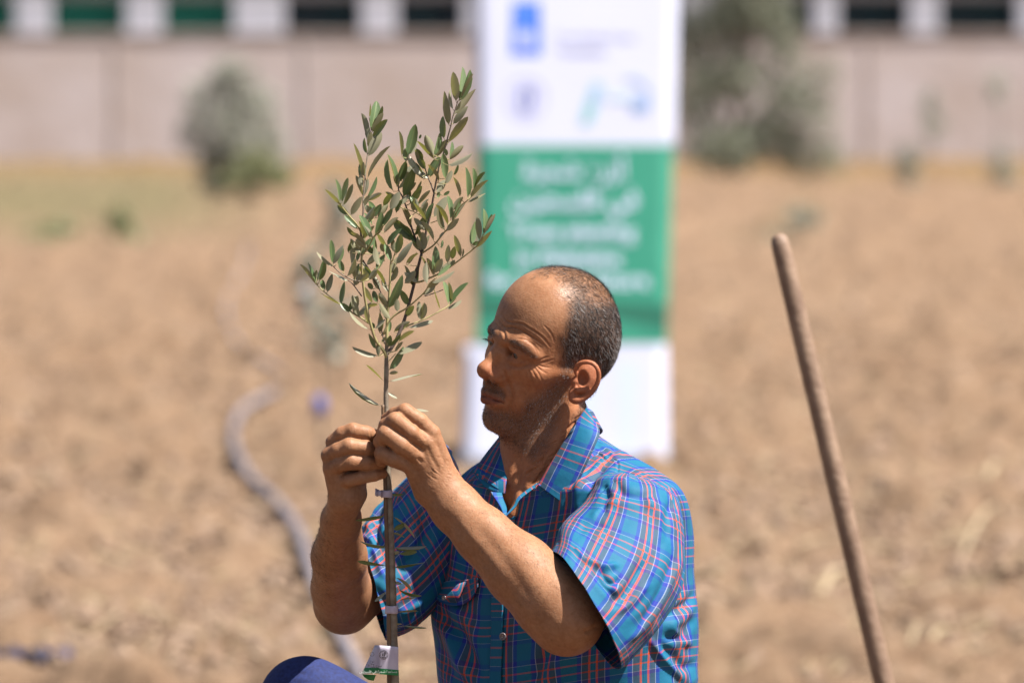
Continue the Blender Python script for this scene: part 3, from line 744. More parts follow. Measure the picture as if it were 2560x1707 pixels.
# throat
brush(V1, NR, [(1300, 1120), (1296, 1190), (1310, 1250)], 9, 3.0, zr=(-240, 200))
# near hand: tendons, knuckle wrinkles, wrist creases
def z2(x, y): return (760 + x / 4.9, 980 + y / 4.9)
def B2(V, N, pts, w_, d, **k): brush(V, N, [z2(*p) for p in pts], w_, d, **k)
B2(V1, NR, [(1500, 640), (1560, 790), (1620, 900), (1670, 1000)], 4.0, 1.1, ridge=.4)
B2(V1, NR, [(1390, 800), (1450, 860)], 4, 2.0); B2(V1, NR, [(1620, 600), (1680, 760), (1740, 900)], 5, 1.4)
B2(V1, NR, [(1500, 590), (1400, 440)], 5, 1.2); B2(V1, NR, [(1330, 620), (1430, 690)], 4, 1.2)
B2(V1, NR, [(1230, 780), (1300, 900), (1420, 1000)], 7, 1.6)
for i in range(26):
    x = RNG.uniform(1420, 1700); y = 1235 - (x - 1420) * 1.3 + RNG.uniform(-60, 60); L = RNG.uniform(40, 120)
    B2(V1, NR, [(x - L * .6, y - L * .5), (x, y + 6), (x + L * .6, y + L * .42)], 1.8, .3)
for i in range(60):
    x = RNG.uniform(1280, 1800); y = RNG.uniform(560, 1200); L = RNG.uniform(20, 60); a = RNG.uniform(.1, .9)
    B2(V1, NR, [(x, y), (x + L * math.cos(a), y + L * math.sin(a))], 1.8, .32, smooth=False)
for (x, y, a) in ((1235, 190, 1.0), (1110, 290, 1.1), (1010, 455, 1.1), (950, 700, 1.0), (1600, 480, .9), (1500, 620, .9)):
    for q in (-14, 0, 14):
        B2(V1, NR, [(x + q * math.cos(a) - 20 * math.sin(a) , y + q * math.sin(a) + 20 * math.cos(a)), (x + q * math.cos(a) + 20 * math.sin(a), y + q * math.sin(a) - 20 * math.cos(a))], 1.6, .6, smooth=False)
N2 = vnormals(V2, F2)
for (x, y) in ((590, 460), (545, 660), (560, 850), (450, 1080)):
    for q in (-18, 0, 18): B2(V2, N2, [(x + q, y - 30), (x + q + 4, y + 30)], 1.6, .6, smooth=False)
for (x0, y0, x1_, y1_) in ((800, 440, 810, 560), (815, 445, 822, 560)): B2(V2, N2, [(x0, y0), (x1_, y1_)], 1.6, .8, smooth=False)
# elbow
brush(V1, NR, [(1492, 1563), (1476, 1575), (1460, 1580)], 5, 3.5, zr=(-760, -400))
# muscle relief of the near forearm
brush(V1, NR, [(1180, 1300), (1260, 1400), (1340, 1520)], 16, 2.2, zr=(-760, -400))
brush(V1, NR, [(1120, 1290), (1180, 1370), (1240, 1440)], 9, 1.6, zr=(-760, -400))

# ---- skin attributes
P1 = proj(V1)
Hq = (V1 - HO) @ HAX.T / sc
mir = Hq.copy(); mir[:, 1] = np.abs(mir[:, 1])
Pm = proj(HO + (mir * sc) @ HAX)
isneckhead = (V1[:, 2] > -330) & (P1[:, 1] < 1330)
def poly_in(P, poly):
    poly = np.asarray(poly, float); x, y = P[:, 0], P[:, 1]; ins = np.zeros(len(P), bool); j = len(poly) - 1
    for i in range(len(poly)):
        xi, yi = poly[i]; xj, yj = poly[j]
        c = ((yi > y) != (yj > y)) & (x < (xj - xi) * (y - yi) / (yj - yi + 1e-9) + xi); ins ^= c; j = i
    return ins
def soft_poly(P, poly, w_):
    ins = poly_in(P, poly); e, _ = seg_dist(P, list(poly) + [poly[0]])
    return np.clip(.5 + np.where(ins, e, -e) / w_ / 2, 0, 1)
hair_poly = [(1414, 925), (1408, 900), (1404, 868), (1400, 850), (1412, 835), (1418, 800), (1424, 775), (1432, 760), (1450, 745), (1480, 732), (1520, 728), (1580, 740), (1600, 900), (1540, 985), (1440, 1045), (1462, 1005), (1500, 960), (1505, 925), (1480, 898), (1450, 898), (1436, 905), (1426, 928)]
thin_poly = [(1432, 770), (1424, 740), (1418, 715), (1408, 700), (1390, 688), (1350, 680), (1300, 700), (1290, 660), (1400, 640), (1520, 650), (1600, 760), (1560, 770), (1480, 745)]
beard_poly = [(1412, 915), (1405, 950), (1385, 965), (1350, 985), (1318, 1000), (1300, 1035), (1285, 1030), (1262, 1022), (1235, 1028), (1218, 1022), (1208, 1040), (1215, 1065), (1250, 1095), (1300, 1130), (1335, 1155), (1370, 1120), (1392, 1070), (1412, 1010), (1420, 960)]
must_poly = [(1203, 951), (1225, 948), (1250, 965), (1268, 990), (1262, 1000), (1235, 985), (1205, 980)]
iso = np.nonzero(isneckhead)[0]
def A_(poly, w_): 
    a = np.zeros(len(V1)); a[iso] = soft_poly(Pm[iso], poly, w_); return a
a_hair = np.minimum(A_(hair_poly, 15), np.clip((Pm[:, 1] - 722 - .12 * (Pm[:, 0] - 1430)) / 46, 0, 1)); a_thin = A_(thin_poly, 14); a_beard = A_(beard_poly, 14); a_must = A_(must_poly, 5)
# occiput and nape of the far side, where the outlines do not reach
back = np.clip((-Hq[:, 0] - 20) / 20, 0, 1) * np.clip((Hq[:, 2] + 45) / 15, 0, 1) * isneckhead
a_hair = np.maximum(a_hair, back * np.clip((95 - Hq[:, 2]) / 25, 0, 1) * (Pm[:, 0] > 1505)); a_thin = np.maximum(a_thin, back * .9 * (Hq[:, 2] > 60))
earm = np.zeros(len(V1)); earm[iso] = soft_poly(P1[iso], [(1412, 950), (1436, 900), (1470, 894), (1503, 915), (1506, 950), (1470, 1000), (1425, 1012), (1410, 990)], 4)
earm *= (Hq[:, 1] > 70)
a_hair *= (1 - earm); a_beard *= (1 - earm)
lip = np.zeros(len(V1)); lip[iso] = soft_poly(Pm[iso], [(1195, 983), (1206, 978), (1232, 988), (1264, 1004), (1240, 1010), (1215, 1012), (1198, 1008)], 3)
lip *= (Hq[:, 0] > 80)
brow = np.zeros(len(V1)); brow[iso] = soft_poly(P1[iso], [(1270, 852), (1285, 848), (1305, 856), (1325, 872), (1340, 892), (1335, 898), (1315, 885), (1295, 872), (1275, 862)], 3)
brow2 = np.zeros(len(V1)); brow2[iso] = soft_poly(P1[iso], [(1214, 815), (1224, 812), (1240, 835), (1238, 846), (1222, 836)], 3) * (Hq[iso, 1] < 5)
brow = np.maximum(brow, brow2)
red = earm * .55 + np.clip(np.exp(-(((P1 - (1222, 930)) / 26) ** 2).sum(1)) * .4, 0, 1) * isneckhead
shine = np.exp(-(((P1 - (1385, 745)) / (60, 50)) ** 2).sum(1)) * isneckhead
hand_tan = ((P1[:, 1] > 1000) & (V1[:, 2] < -380)).astype(float)

# bake base-colour masks
n3 = len(V3)
VV = np.concatenate([V1, V2, V3]); o2 = len(V1); o3 = o2 + len(V2)
FA = np.concatenate([F1, F2 + o2, F3 + o3])
def padz(a): return np.concatenate([a, np.zeros(len(V2) + n3)])

def skin_material():
    m = bpy.data.materials.new('skin'); m.use_nodes = True; n = m.node_tree; b = n.nodes['Principled BSDF']; L = n.links.new
    tc = n.nodes.new('ShaderNodeTexCoord')
    def noise(sc_, det=4, ro=.55):
        t = n.nodes.new('ShaderNodeTexNoise'); t.inputs['Scale'].default_value = sc_; t.inputs['Detail'].default_value = det; t.inputs['Roughness'].default_value = ro
        L(tc.outputs['Object'], t.inputs['Vector']); return t.outputs['Fac']
    def ramp(src, a, ca, c, cc):
        r = n.nodes.new('ShaderNodeValToRGB'); e = r.color_ramp.elements; e[0].position = a; e[0].color = ca; e[1].position = c; e[1].color = cc; L(src, r.inputs[0]); return r.outputs[0]
    def attr(nm): a = n.nodes.new('ShaderNodeAttribute'); a.attribute_name = nm; return a.outputs['Fac']
    def mul(a, k):
        x = n.nodes.new('ShaderNodeMath'); x.operation = 'MULTIPLY'; L(a, x.inputs[0])
        if isinstance(k, (int, float)): x.inputs[1].default_value = k
        else: L(k, x.inputs[1])
        return x.outputs[0]
    def mix(f, a, c, mode='MIX'):
        x = n.nodes.new('ShaderNodeMix'); x.data_type = 'RGBA'; x.blend_type = mode
        if isinstance(f, float): x.inputs[0].default_value = f
        else: L(f, x.inputs[0])
        L(a, x.inputs[6])
        if isinstance(c, tuple): x.inputs[7].default_value = c
        else: L(c, x.inputs[7])
        return x.outputs[2]
    c = ramp(noise(38, 5), .32, (.36, .162, .080, 1), .68, (.48, .235, .123, 1))
    c = mix(.20, c, ramp(noise(220, 3), .38, (.33, .14, .06, 1), .62, (.58, .32, .18, 1)))
    spots = ramp(noise(90, 2, .4), .66, (0, 0, 0, 1), .74, (1, 1, 1, 1)); c = mix(mul(spots, .35), c, (.20, .085, .04, 1))
    c = mix(attr('face'), c, mix(1.0, c, (1.16, .98, .87, 1), 'MULTIPLY'))
    c = mix(mul(attr('red'), .8), c, (.46, .13, .07, 1))
    c = mix(mul(attr('lip'), .75), c, (.27, .085, .06, 1))
    c = mix(mul(attr('stubble'), .62), c, (.10, .075, .06, 1))
    c = mix(mul(attr('scalp'), .80), c, (.055, .045, .042, 1))
    L(c, b.inputs['Base Color'])
    r = ramp(noise(120, 3), .3, (.50, .50, .50, 1), .7, (.64, .64, .64, 1)); rr = mix(attr('shine'), r, (.37, .37, .37, 1)); L(rr, b.inputs['Roughness'])
    b.inputs['Specular IOR Level'].default_value = .24
    b.inputs['Subsurface Weight'].default_value = .12; b.inputs['Subsurface Radius'].default_value = (1, .35, .18); b.inputs['Subsurface Scale'].default_value = .004
    v = n.nodes.new('ShaderNodeTexVoronoi'); v.inputs['Scale'].default_value = 420; L(tc.outputs['Object'], v.inputs['Vector'])
    b1 = n.nodes.new('ShaderNodeBump'); b1.inputs['Strength'].default_value = .16; b1.inputs['Distance'].default_value = .001; L(v.outputs['Distance'], b1.inputs['Height'])
    b2 = n.nodes.new('ShaderNodeBump'); b2.inputs['Strength'].default_value = .17; b2.inputs['Distance'].default_value = .0012; L(noise(260, 6, .65), b2.inputs['Height']); L(b1.outputs[0], b2.inputs['Normal'])
    b3 = n.nodes.new('ShaderNodeBump'); b3.inputs['Strength'].default_value = .15; b3.inputs['Distance'].default_value = .004; L(noise(70, 3), b3.inputs['Height']); L(b2.outputs[0], b3.inputs['Normal'])
    L(b3.outputs[0], b.inputs['Normal'])
    return m
SKIN = skin_material()
hips = m2w(M(1440, 2200, 60)); foot0 = np.array([hips[0], hips[1], .36])
person = empty('person', foot0, 'man in a blue plaid shirt crouching in profile and tying up the olive sapling', 'person')
me = npmesh('body', m2w(VV) - foot0, FA)
fattr(me, 'scalp', padz(np.clip(a_hair * .95 + a_thin * .27, 0, 1))); fattr(me, 'stubble', padz(np.clip(a_beard * .8 + a_must * .8 + brow * .7, 0, 1)))
fattr(me, 'lip', padz(lip)); fattr(me, 'red', padz(red)); fattr(me, 'shine', padz(shine)); fattr(me, 'face', padz(np.where(isneckhead, np.clip((P1[:, 1] - 800) / 120, 0, 1), 0)))
body = link('body', me, SKIN, person)
print('BODY', len(VV), len(FA))

# eyes
def sphere_mb(c, r, n1=14, n2=20):
    V = []; F = []
    for i in range(n1 + 1):
        th = math.pi * i / n1
        for j in range(n2):
            ph = 2 * math.pi * j / n2; V.append(np.asarray(c) + r * np.array([math.sin(th) * math.cos(ph), math.sin(th) * math.sin(ph), math.cos(th)]))
    for i in range(n1):
        for j in range(n2): F.append((i * n2 + j, i * n2 + (j + 1) % n2, (i + 1) * n2 + (j + 1) % n2, (i + 1) * n2 + j))
    b = MB(); b.add(V, F); return b
eyeM = mat('shaded_eye_white', (.13, .09, .08, 1), .25); irisM = mat('iris', (.02, .012, .008, 1), .08)  # eye whites coloured dark to imitate the shade inside the sockets
for s_ in (1, -1):
    e = sphere_mb(m2w(Hd(76.0, s_ * 29.5, 20)), 11.2 * sc * PX).build('eye', eyeM, person, smooth=True, base=foot0)
    sphere_mb(m2w(Hd(81.8, s_ * 29.5, 19.2)), 6.2 * sc * PX).build('iris', irisM, e, smooth=True, base=foot0)

# ---- hair as short tapered strands
def strands(name, roots, nrm, dirs, length, rad, material, parent, base, segs=2, bend=.3):
    n = len(roots); V = np.zeros((n, segs + 1, 3, 3)); side = np.cross(dirs, nrm); side /= np.linalg.norm(side, axis=1, keepdims=True) + 1e-9; up = np.cross(side, dirs)
    for s_ in range(segs + 1):
        t = s_ / segs; c = roots + dirs * (length * t)[:, None] - nrm * (length * bend * t * t)[:, None]; r = rad * (1 - .85 * t)
        for q in range(3):
            a = q * 2 * math.pi / 3; V[:, s_, q] = c + (side * math.cos(a) + up * math.sin(a)) * r[:, None]
    V = V.reshape(-1, 3); o = (np.arange(n) * (segs + 1) * 3)[:, None]; F = []
    for s_ in range(segs):
        for q in range(3): F.append(np.stack([o[:, 0] + s_ * 3 + q, o[:, 0] + s_ * 3 + (q + 1) % 3, o[:, 0] + (s_ + 1) * 3 + (q + 1) % 3, o[:, 0] + (s_ + 1) * 3 + q], 1))
    me = npmesh(name, m2w(V) - base, np.concatenate(F)); o = link(name, me, material, parent); return o
hblack = mat('black_hair', (.012, .010, .011, 1), .5, spec=.3); hgrey = mat('grey_hair', (.50, .48, .48, 1), .45, spec=.4)
def pick(weight, n, seed):
    r = np.random.RandomState(seed); w_ = np.clip(weight, 0, None); return r.choice(len(w_), n, p=w_ / w_.sum()), r
NR = vnormals(V1, F1)
def hair_set(name, weight, n, seed, flow, lift, L0, L1, r0, greyf, Vx=V1, Nx=None, bend=.25, segs=2):
    Nx = NR if Nx is None else Nx
    idx, r = pick(weight, n, seed); P = Vx[idx] + r.randn(n, 3) * .8; N = Nx[idx]
    fl = flow(P, N, r); fl = fl - N * (fl * N).sum(1)[:, None]; fl /= np.linalg.norm(fl, axis=1, keepdims=True) + 1e-9
    d = fl + N * lift + r.randn(n, 3) * .22; d /= np.linalg.norm(d, axis=1, keepdims=True)
    L = r.uniform(L0, L1, n); R = r0 * r.uniform(.7, 1.3, n); g = r.rand(n) < greyf(P)
    strands(name, P[~g], N[~g], d[~g], L[~g], R[~g], hblack, person, foot0, bend=bend, segs=segs)
    if g.any(): strands(name, P[g], N[g], d[g], L[g], R[g], hgrey, person, foot0, bend=bend, segs=segs)
backdir = lambda P, N, r: -Fv * .5 - Uv * .9 + r.randn(len(P), 3) * .15
topdir = lambda P, N, r: Fv * .7 + Uv * .3 + Lv * .2 + r.randn(len(P), 3) * .35
def gh(P):
    px = P[:, 0] + 1280; py = P[:, 1] + 853
    return np.clip(.05 + .30 * np.exp(-((px - 1545) / 26) ** 2 - ((py - 880) / 60) ** 2) + .3 * np.exp(-((px - 1425) / 22) ** 2 - ((py - 880) / 40) ** 2) + .05 * (py > 840), 0, .45)
hair_set('hair', a_hair ** 1.7, 26000, 1, backdir, .40, 8, 16, .26, gh, segs=1)
hair_set('hair', a_thin * (1 - a_hair), 7000, 2, topdir, .42, 8, 26, .20, lambda P: np.full(len(P), .10))
beardir = lambda P, N, r: -Uv + Fv * .25
hair_set('beard', a_beard ** 1.3, 5400, 3, beardir, .9, 2.5, 6, .32, lambda P: np.clip(.35 + .25 * (P[:, 0] + 1280 > 1300) - .3 * (P[:, 1] + 853 > 1085), 0, .7), bend=.15)
hair_set('moustache', a_must, 480, 4, beardir, .7, 3, 6, .30, lambda P: np.full(len(P), .3), bend=.15)
hair_set('eyebrow', brow - brow2, 420, 5, lambda P, N, r: -Fv + Uv * .15 + Lv * .6, .12, 5, 9, .30, lambda P: np.full(len(P), .3))
browf = brow2
hair_set('eyebrow', browf, 260, 6, lambda P, N, r: -Fv * .2 + Uv * .3 - Lv * 1.0, .4, 5, 8, .4, lambda P: np.full(len(P), .04))
# forearm hair
farm = np.exp(-((V2[:, 2] + 250) / 160) ** 2) * (N2[:, 0] < .4) * (proj(V2)[:, 1] > 1235)
hair_set('arm_hair', farm * np.clip(.25 - N2[:, 0], 0, 1), 1500, 7, lambda P, N, r: np.array([-.3, -.2, -.8]) + r.randn(len(P), 3) * .3, .55, 8, 16, .22, lambda P: np.zeros(len(P)), Vx=V2, Nx=N2)
nf = ((V1[:, 2] < -380) & (P1[:, 0] > 1120) & (P1[:, 0] < 1400)).astype(float) * np.clip(-.0 - NR[:, 1] + .35, 0, 1) 
hair_set('arm_hair', nf, 900, 8, lambda P, N, r: np.array([.4, .9, -.2]) + r.randn(len(P), 3) * .3, .45, 7, 13, .16, lambda P: np.zeros(len(P)))
# far eyelashes
lash = [Hd(85, -30 - i * 1.6, 21) for i in range(9)]
strands('eyelash', np.array(lash), np.tile(Uv, (9, 1)), np.tile(Fv * .9 - Lv * .5 + Uv * .1, (9, 1)), np.full(9, 13.), np.full(9, .8), hblack, person, foot0)
# ---------------------------------------------------------------- plaid cloth (UV in millimetres)
def plaid():
    m = bpy.data.materials.new('plaid_cotton'); m.use_nodes = True; n = m.node_tree; b = n.nodes['Principled BSDF']; L = n.links.new
    uv = n.nodes.new('ShaderNodeUVMap'); uv.uv_map = 'UVMap'; sp = n.nodes.new('ShaderNodeSeparateXYZ'); L(uv.outputs[0], sp.inputs[0])
    TE = srgb(0, 112, 150); BL = srgb(26, 52, 168); WH = srgb(172, 178, 204); GR = srgb(70, 76, 96); OR = srgb(240, 84, 6); DK = srgb(30, 70, 96); PU = srgb(92, 66, 150)
    def band(src, period, stops):
        d = n.nodes.new('ShaderNodeMath'); d.operation = 'DIVIDE'; d.inputs[1].default_value = period; L(src, d.inputs[0])
        f = n.nodes.new('ShaderNodeMath'); f.operation = 'FRACT'; L(d.outputs[0], f.inputs[0])
        r = n.nodes.new('ShaderNodeValToRGB'); r.color_ramp.interpolation = 'CONSTANT'; e = r.color_ramp.elements
        while len(e) < len(stops): e.new(.9)
        for k, (p, c) in enumerate(stops): e[k].position = p; e[k].color = c
        L(f.outputs[0], r.inputs[0]); return r.outputs[0]
    warp = band(sp.outputs[0], 62., [(0, WH), (.015, BL), (.105, TE), (.44, BL), (.53, WH), (.545, GR), (.655, PU), (.672, OR), (.715, TE), (.74, DK), (.75, TE), (.79, DK), (.80, TE), (.828, OR), (.871, GR), (.995, GR)])
    weft = band(sp.outputs[1], 64., [(0, WH), (.014, TE), (.14, OR), (.172, TE), (.31, OR), (.342, TE), (.47, WH), (.484, BL), (.56, TE), (.90, BL), (.985, BL)])
    mx = n.nodes.new('ShaderNodeMix'); mx.data_type = 'RGBA'; mx.inputs[0].default_value = .37; L(warp, mx.inputs[6]); L(weft, mx.inputs[7])
    # faint twill and wear
    t = n.nodes.new('ShaderNodeTexNoise'); t.inputs['Scale'].default_value = 900; tc = n.nodes.new('ShaderNodeTexCoord'); L(tc.outputs['Object'], t.inputs['Vector'])
    r = n.nodes.new('ShaderNodeValToRGB'); r.color_ramp.elements[0].color = (.82, .82, .82, 1); r.color_ramp.elements[1].color = (1.12, 1.12, 1.12, 1); L(t.outputs['Fac'], r.inputs[0])
    mu = n.nodes.new('ShaderNodeMix'); mu.data_type = 'RGBA'; mu.blend_type = 'MULTIPLY'; mu.inputs[0].default_value = 1; L(mx.outputs[2], mu.inputs[6]); L(r.outputs[0], mu.inputs[7])
    L(mu.outputs[2], b.inputs['Base Color']); b.inputs['Roughness'].default_value = .72; b.inputs['Specular IOR Level'].default_value = .3
    b.inputs['Sheen Weight'].default_value = .02
    w1 = n.nodes.new('ShaderNodeTexNoise'); w1.inputs['Scale'].default_value = 55; w1.inputs['Detail'].default_value = 3; L(tc.outputs['Object'], w1.inputs['Vector'])
    bp = n.nodes.new('ShaderNodeBump'); bp.inputs['Strength'].default_value = .22; bp.inputs['Distance'].default_value = .004; L(w1.outputs['Fac'], bp.inputs['Height'])
    b2 = n.nodes.new('ShaderNodeBump'); b2.inputs['Strength'].default_value = .15; b2.inputs['Distance'].default_value = .0008; L(t.outputs['Fac'], b2.inputs['Height']); L(bp.outputs[0], b2.inputs['Normal']); L(b2.outputs[0], b.inputs['Normal'])
    return m
PLAID = plaid()

def folds(V, N, lines, zr=None, facing=.0):
    for pts, w_, d in lines:                       # d > 0 valley, d < 0 ridge
        brush(V, N, pts, w_, d, ridge=.35 if d > 0 else .2, zr=zr, facing=facing)

def gridq(nr, nc, closed):
    F = []
    i = np.arange(nr - 1)[:, None]; j = np.arange(nc if closed else nc - 1)[None, :]; j2 = (j + 1) % nc
    return np.stack([i * nc + j, i * nc + j2, (i + 1) * nc + j2, (i + 1) * nc + j], -1).reshape(-1, 4)

def loft(rings, nr, nc, closed=True, power=2.0):
    """rings: (centre M-args, e1, e2) -> V (nr*nc), UV in mm"""
    C = catmull([M(*r[0]) for r in rings], nr); E1 = catmull([r[1] for r in rings], nr); E2 = catmull([r[2] for r in rings], nr)
    t = np.linspace(0, 2 * math.pi, nc, endpoint=False)
    cx = np.sign(np.cos(t)) * np.abs(np.cos(t)) ** (2 / power); sx = np.sign(np.sin(t)) * np.abs(np.sin(t)) ** (2 / power)
    V = C[:, None, :] + E1[:, None, :] * cx[None, :, None] + E2[:, None, :] * sx[None, :, None]
    return V

def uv_grid(V, u0=0., v0=0., closed=True, midrow=None):
    nr, nc, _ = V.shape; mm = PX * 1000
    d = np.linalg.norm(np.diff(V, axis=0), axis=2); vv = np.zeros((nr, nc)); vv[1:] = np.cumsum(d, 0) 
    vv = vv * .35 + vv.mean(1, keepdims=True) * .65
    row = V[midrow if midrow is not None else nr // 2]; du = np.linalg.norm(np.roll(row, -1, 0) - row, axis=1)
    uu = np.concatenate([[0], np.cumsum(du)[:-1]]); uu = np.tile(uu, (nr, 1))
    return np.stack([uu * mm + u0, vv * mm + v0], -1)

def cloth(name, V, UVm, closed, parent, lines=(), wob=0, seed=0, zr=None, thick=.0012, keep=None, flip=False, facing=.0, uvrows=None):
    nr, nc, _ = V.shape
    if closed:                                     # duplicate the seam column so the pattern does not wrap
        V = np.concatenate([V, V[:, :1]], 1); lastu = UVm[:, -1:, 0] + (UVm[:, -1:, 0] - UVm[:, -2:-1, 0]); UVm = np.concatenate([UVm, np.stack([lastu, UVm[:, :1, 1]], -1)], 1); nc += 1
    F = gridq(nr, nc, False)
    if flip: F = F[:, ::-1]
    P = V.reshape(-1, 3).astype(float); N = vnormals(P, F)
    if closed:
        Nr = N.reshape(nr, nc, 3); av = Nr[:, 0] + Nr[:, -1]; av /= np.linalg.norm(av, axis=1, keepdims=True) + 1e-9; Nr[:, 0] = av; Nr[:, -1] = av; N = Nr.reshape(-1, 3)
    if wob:
        u = UVm[..., 0].ravel() / 60; v = UVm[..., 1].ravel() / 60
        if closed:
            ang = np.linspace(0, 2 * math.pi, nc); cxa = np.tile(np.cos(ang) * 2.2, nr); sxa = np.tile(np.sin(ang) * 2.2, nr)
            w_ = fbm(cxa + v * .55 + seed, sxa - v * .35 + seed, 3, seed) - .5
        else: w_ = fbm(u + seed, v, 3, seed) - .5
        P += N * (w_ * wob)[:, None]; N = vnormals(P, F)
    for k, l in enumerate(lines):
        folds(P, N, [l], zr, facing)
        if k % 4 == 3: N = vnormals(P, F)
    if closed:
        Pr = P.reshape(nr, nc, 3); Pr[:, -1] = Pr[:, 0]; P = Pr.reshape(-1, 3)
    if keep is not None:
        k = keep(P, nr, nc); F = F[k[F].all(1)]
    me = npmesh(name, m2w(P) - foot0, F, uv=UVm.reshape(-1, 2)); o = link(name, me, PLAID, parent)
    md = o.modifiers.new('thickness', 'SOLIDIFY'); md.thickness = thick; md.offset = -1
    return o, P, F

shirt = tag(bpy.data.objects.new('shirt', None), 'short sleeved blue plaid shirt'); COL.objects.link(shirt); shirt.parent = person
Lb = np.array([.76, 0.02, -.65]); Fb = np.array([-.65, .0, -.76])
# torso rings: centre (px, py, z), half widths near / far side, half depths front / back
TR = [((1372, 1105, 22), 118, 118, 118, 118), ((1380, 1128, 20), 172, 172, 122, 130), ((1384, 1148, 15), 236, 232, 126, 140), ((1386, 1172, 8), 300, 268, 134, 160), ((1388, 1205, 8), 350, 300, 146, 190), ((1390, 1250, 20), 372, 320, 160, 216),
      ((1388, 1330, 45), 384, 336, 184, 250), ((1374, 1430, 45), 398, 326, 196, 270), ((1362, 1530, 45), 420, 322, 200, 286), ((1356, 1640, 45), 420, 300, 198, 292), ((1360, 1760, 45), 420, 290, 200, 290), ((1380, 1950, 25), 400, 290, 215, 280), ((1400, 2150, 40), 400, 300, 230, 290)]
rings = [(c, Lb, Fb) for (c, *_r) in TR]
NRW, NCW = 230, 420
RR = catmull([t_[1:] for t_ in TR], NRW); Cc = catmull([M(*t_[0]) for t_ in TR], NRW)
_t = np.linspace(0, 2 * math.pi, NCW, endpoint=False); _c = np.sign(np.cos(_t)) * np.abs(np.cos(_t)) ** (2 / 2.25); _s = np.sign(np.sin(_t)) * np.abs(np.sin(_t)) ** (2 / 2.25)
ka = np.where(_c > 0, RR[:, 0:1], RR[:, 1:2]) * _c; kb = np.where(_s > 0, RR[:, 2:3], RR[:, 3:4]) * _s
VT = Cc[:, None] + ka[..., None] * Lb + kb[..., None] * Fb
tt = np.linspace(0, 2 * math.pi, NCW, endpoint=False); rowp = np.linspace(0, len(TR) - 1, NRW)
front = np.clip(np.sin(tt), 0, 1)[None, :]; back_ = np.clip(-np.sin(tt), 0, 1)[None, :]
fall = np.clip(1 - rowp / 4.5, 0, 1)[:, None]
VT[..., 1] += fall * (front * 95 - back_ * 26)
sd = np.abs(np.cos(tt))[None, :]; VT[..., 1] += np.exp(-((rowp[:, None] - 2.6) / 1.6) ** 2) * sd ** 6 * 8
UT = uv_grid(VT, 6, 8, midrow=120)
def zt(x, y): return (1060 + x / 4.126, 1040 + y / 4.126)
def zs(x, y): return (1380 + x / 4.126, 1040 + y / 4.126)
def zl(x, y): return (1360 + x / 4.2725, 1340 + y / 4.2725)
def zf(x, y): return (1060 + x / 4.795, 1380 + y / 4.795)
TL = [([zs(600, 370), zs(720, 310), zs(850, 275), zs(950, 290)], 7, 9), ([zs(640, 400), zs(760, 370), zs(880, 350)], 6, -5),
      ([zs(600, 480), zs(450, 600), zs(380, 720), zs(330, 900), zs(310, 1100)], 9, 11), ([zs(520, 470), zs(400, 620), zs(340, 780), zs(250, 1000)], 8, -6),
      ([zs(560, 620), zs(450, 760), zs(380, 940)], 8, 8), ([zs(420, 420), zs(330, 560), zs(260, 760), zs(190, 1000), zs(150, 1250)], 9, -7),
      ([zs(480, 280), zs(560, 330), zs(640, 420)], 5, -5), ([zs(200, 800), zs(150, 1100), zs(90, 1380)], 10, 6),
      # back folds at right
      ([zl(1620, 550), zl(1560, 680), zl(1420, 780), zl(1250, 900)], 9, 8), ([zl(1580, 760), zl(1480, 900), zl(1330, 950)], 10, -6), ([zl(1600, 850), zl(1520, 1000), zl(1450, 1080), zl(1250, 1060)], 9, 7),
      ([zl(1350, 930), zl(1450, 1100), zl(1600, 1150)], 10, -6), ([zl(1640, 1330), zl(1500, 1400), zl(1400, 1300), zl(1250, 1130)], 10, 7), ([zl(1660, 1480), zl(1540, 1560), zl(1480, 1400)], 9, -5), ([zl(1130, 1090), zl(1260, 1290), zl(1400, 1440), zl(1500, 1560)], 7, -8),
      # belly at left: long diagonal folds under the pocket
      ([zf(190, 640), zf(280, 850), zf(450, 1030), zf(560, 1250), zf(640, 1500)], 13, 13), ([zf(330, 640), zf(480, 780), zf(590, 930), zf(640, 1150)], 11, -8), ([zf(220, 900), zf(330, 1200), zf(520, 1450), zf(600, 1568)], 13, -9), ([zf(160, 900), zf(260, 1250), zf(360, 1540)], 12, 8),
      ([zf(1530, 1100), zf(1450, 1230), zf(1360, 1400), zf(1320, 1560)], 12, 9), ([zf(1680, 1200), zf(1560, 1400), zf(1500, 1560)], 12, -8),
      ([zt(480, 360), zt(420, 520), zt(380, 640)], 8, 6), ([zt(280, 330), zt(420, 350), zt(600, 350)], 5, 4), ([(1085, 1300), (1110, 1400), (1090, 1480)], 12, 8)]
# placket stands proud; it runs down the front
PLK = [(1262, 1290), (1243, 1360), (1232, 1440), (1229, 1520), (1228, 1600), (1224, 1707), (1222, 1800)]
def keep_torso(P, nr, nc):
    Q = proj(P); k = np.ones(len(P), bool); t = np.tile(np.concatenate([tt, [2 * math.pi]]), nr); row = np.repeat(rowp, nc)
    # V opening at the front of the neck
    ins = poly_in(Q, [(1150, 1000), (1248, 1092), (1262, 1180), (1235, 1218), (1262, 1289), (1298, 1241), (1342, 1208), (1420, 1085), (1420, 1000)])
    frontish = np.sin(t) > .1
    k &= ~(ins & frontish & (row < 5.6)); return k
TL += [(list(catmull([zs(380, 435), zs(430, 400), zs(490, 390), zs(560, 465)], 12)), 2.4, 4.0), ([zs(560, 465), zs(600, 440), zs(640, 430), zs(680, 495), zs(672, 600), zs(664, 650)], 2.2, 3.0)]
TL += [(PLK, 2.2, 3.5), ([(a + 30, b_) for a, b_ in PLK], 2.0, 2.0)]
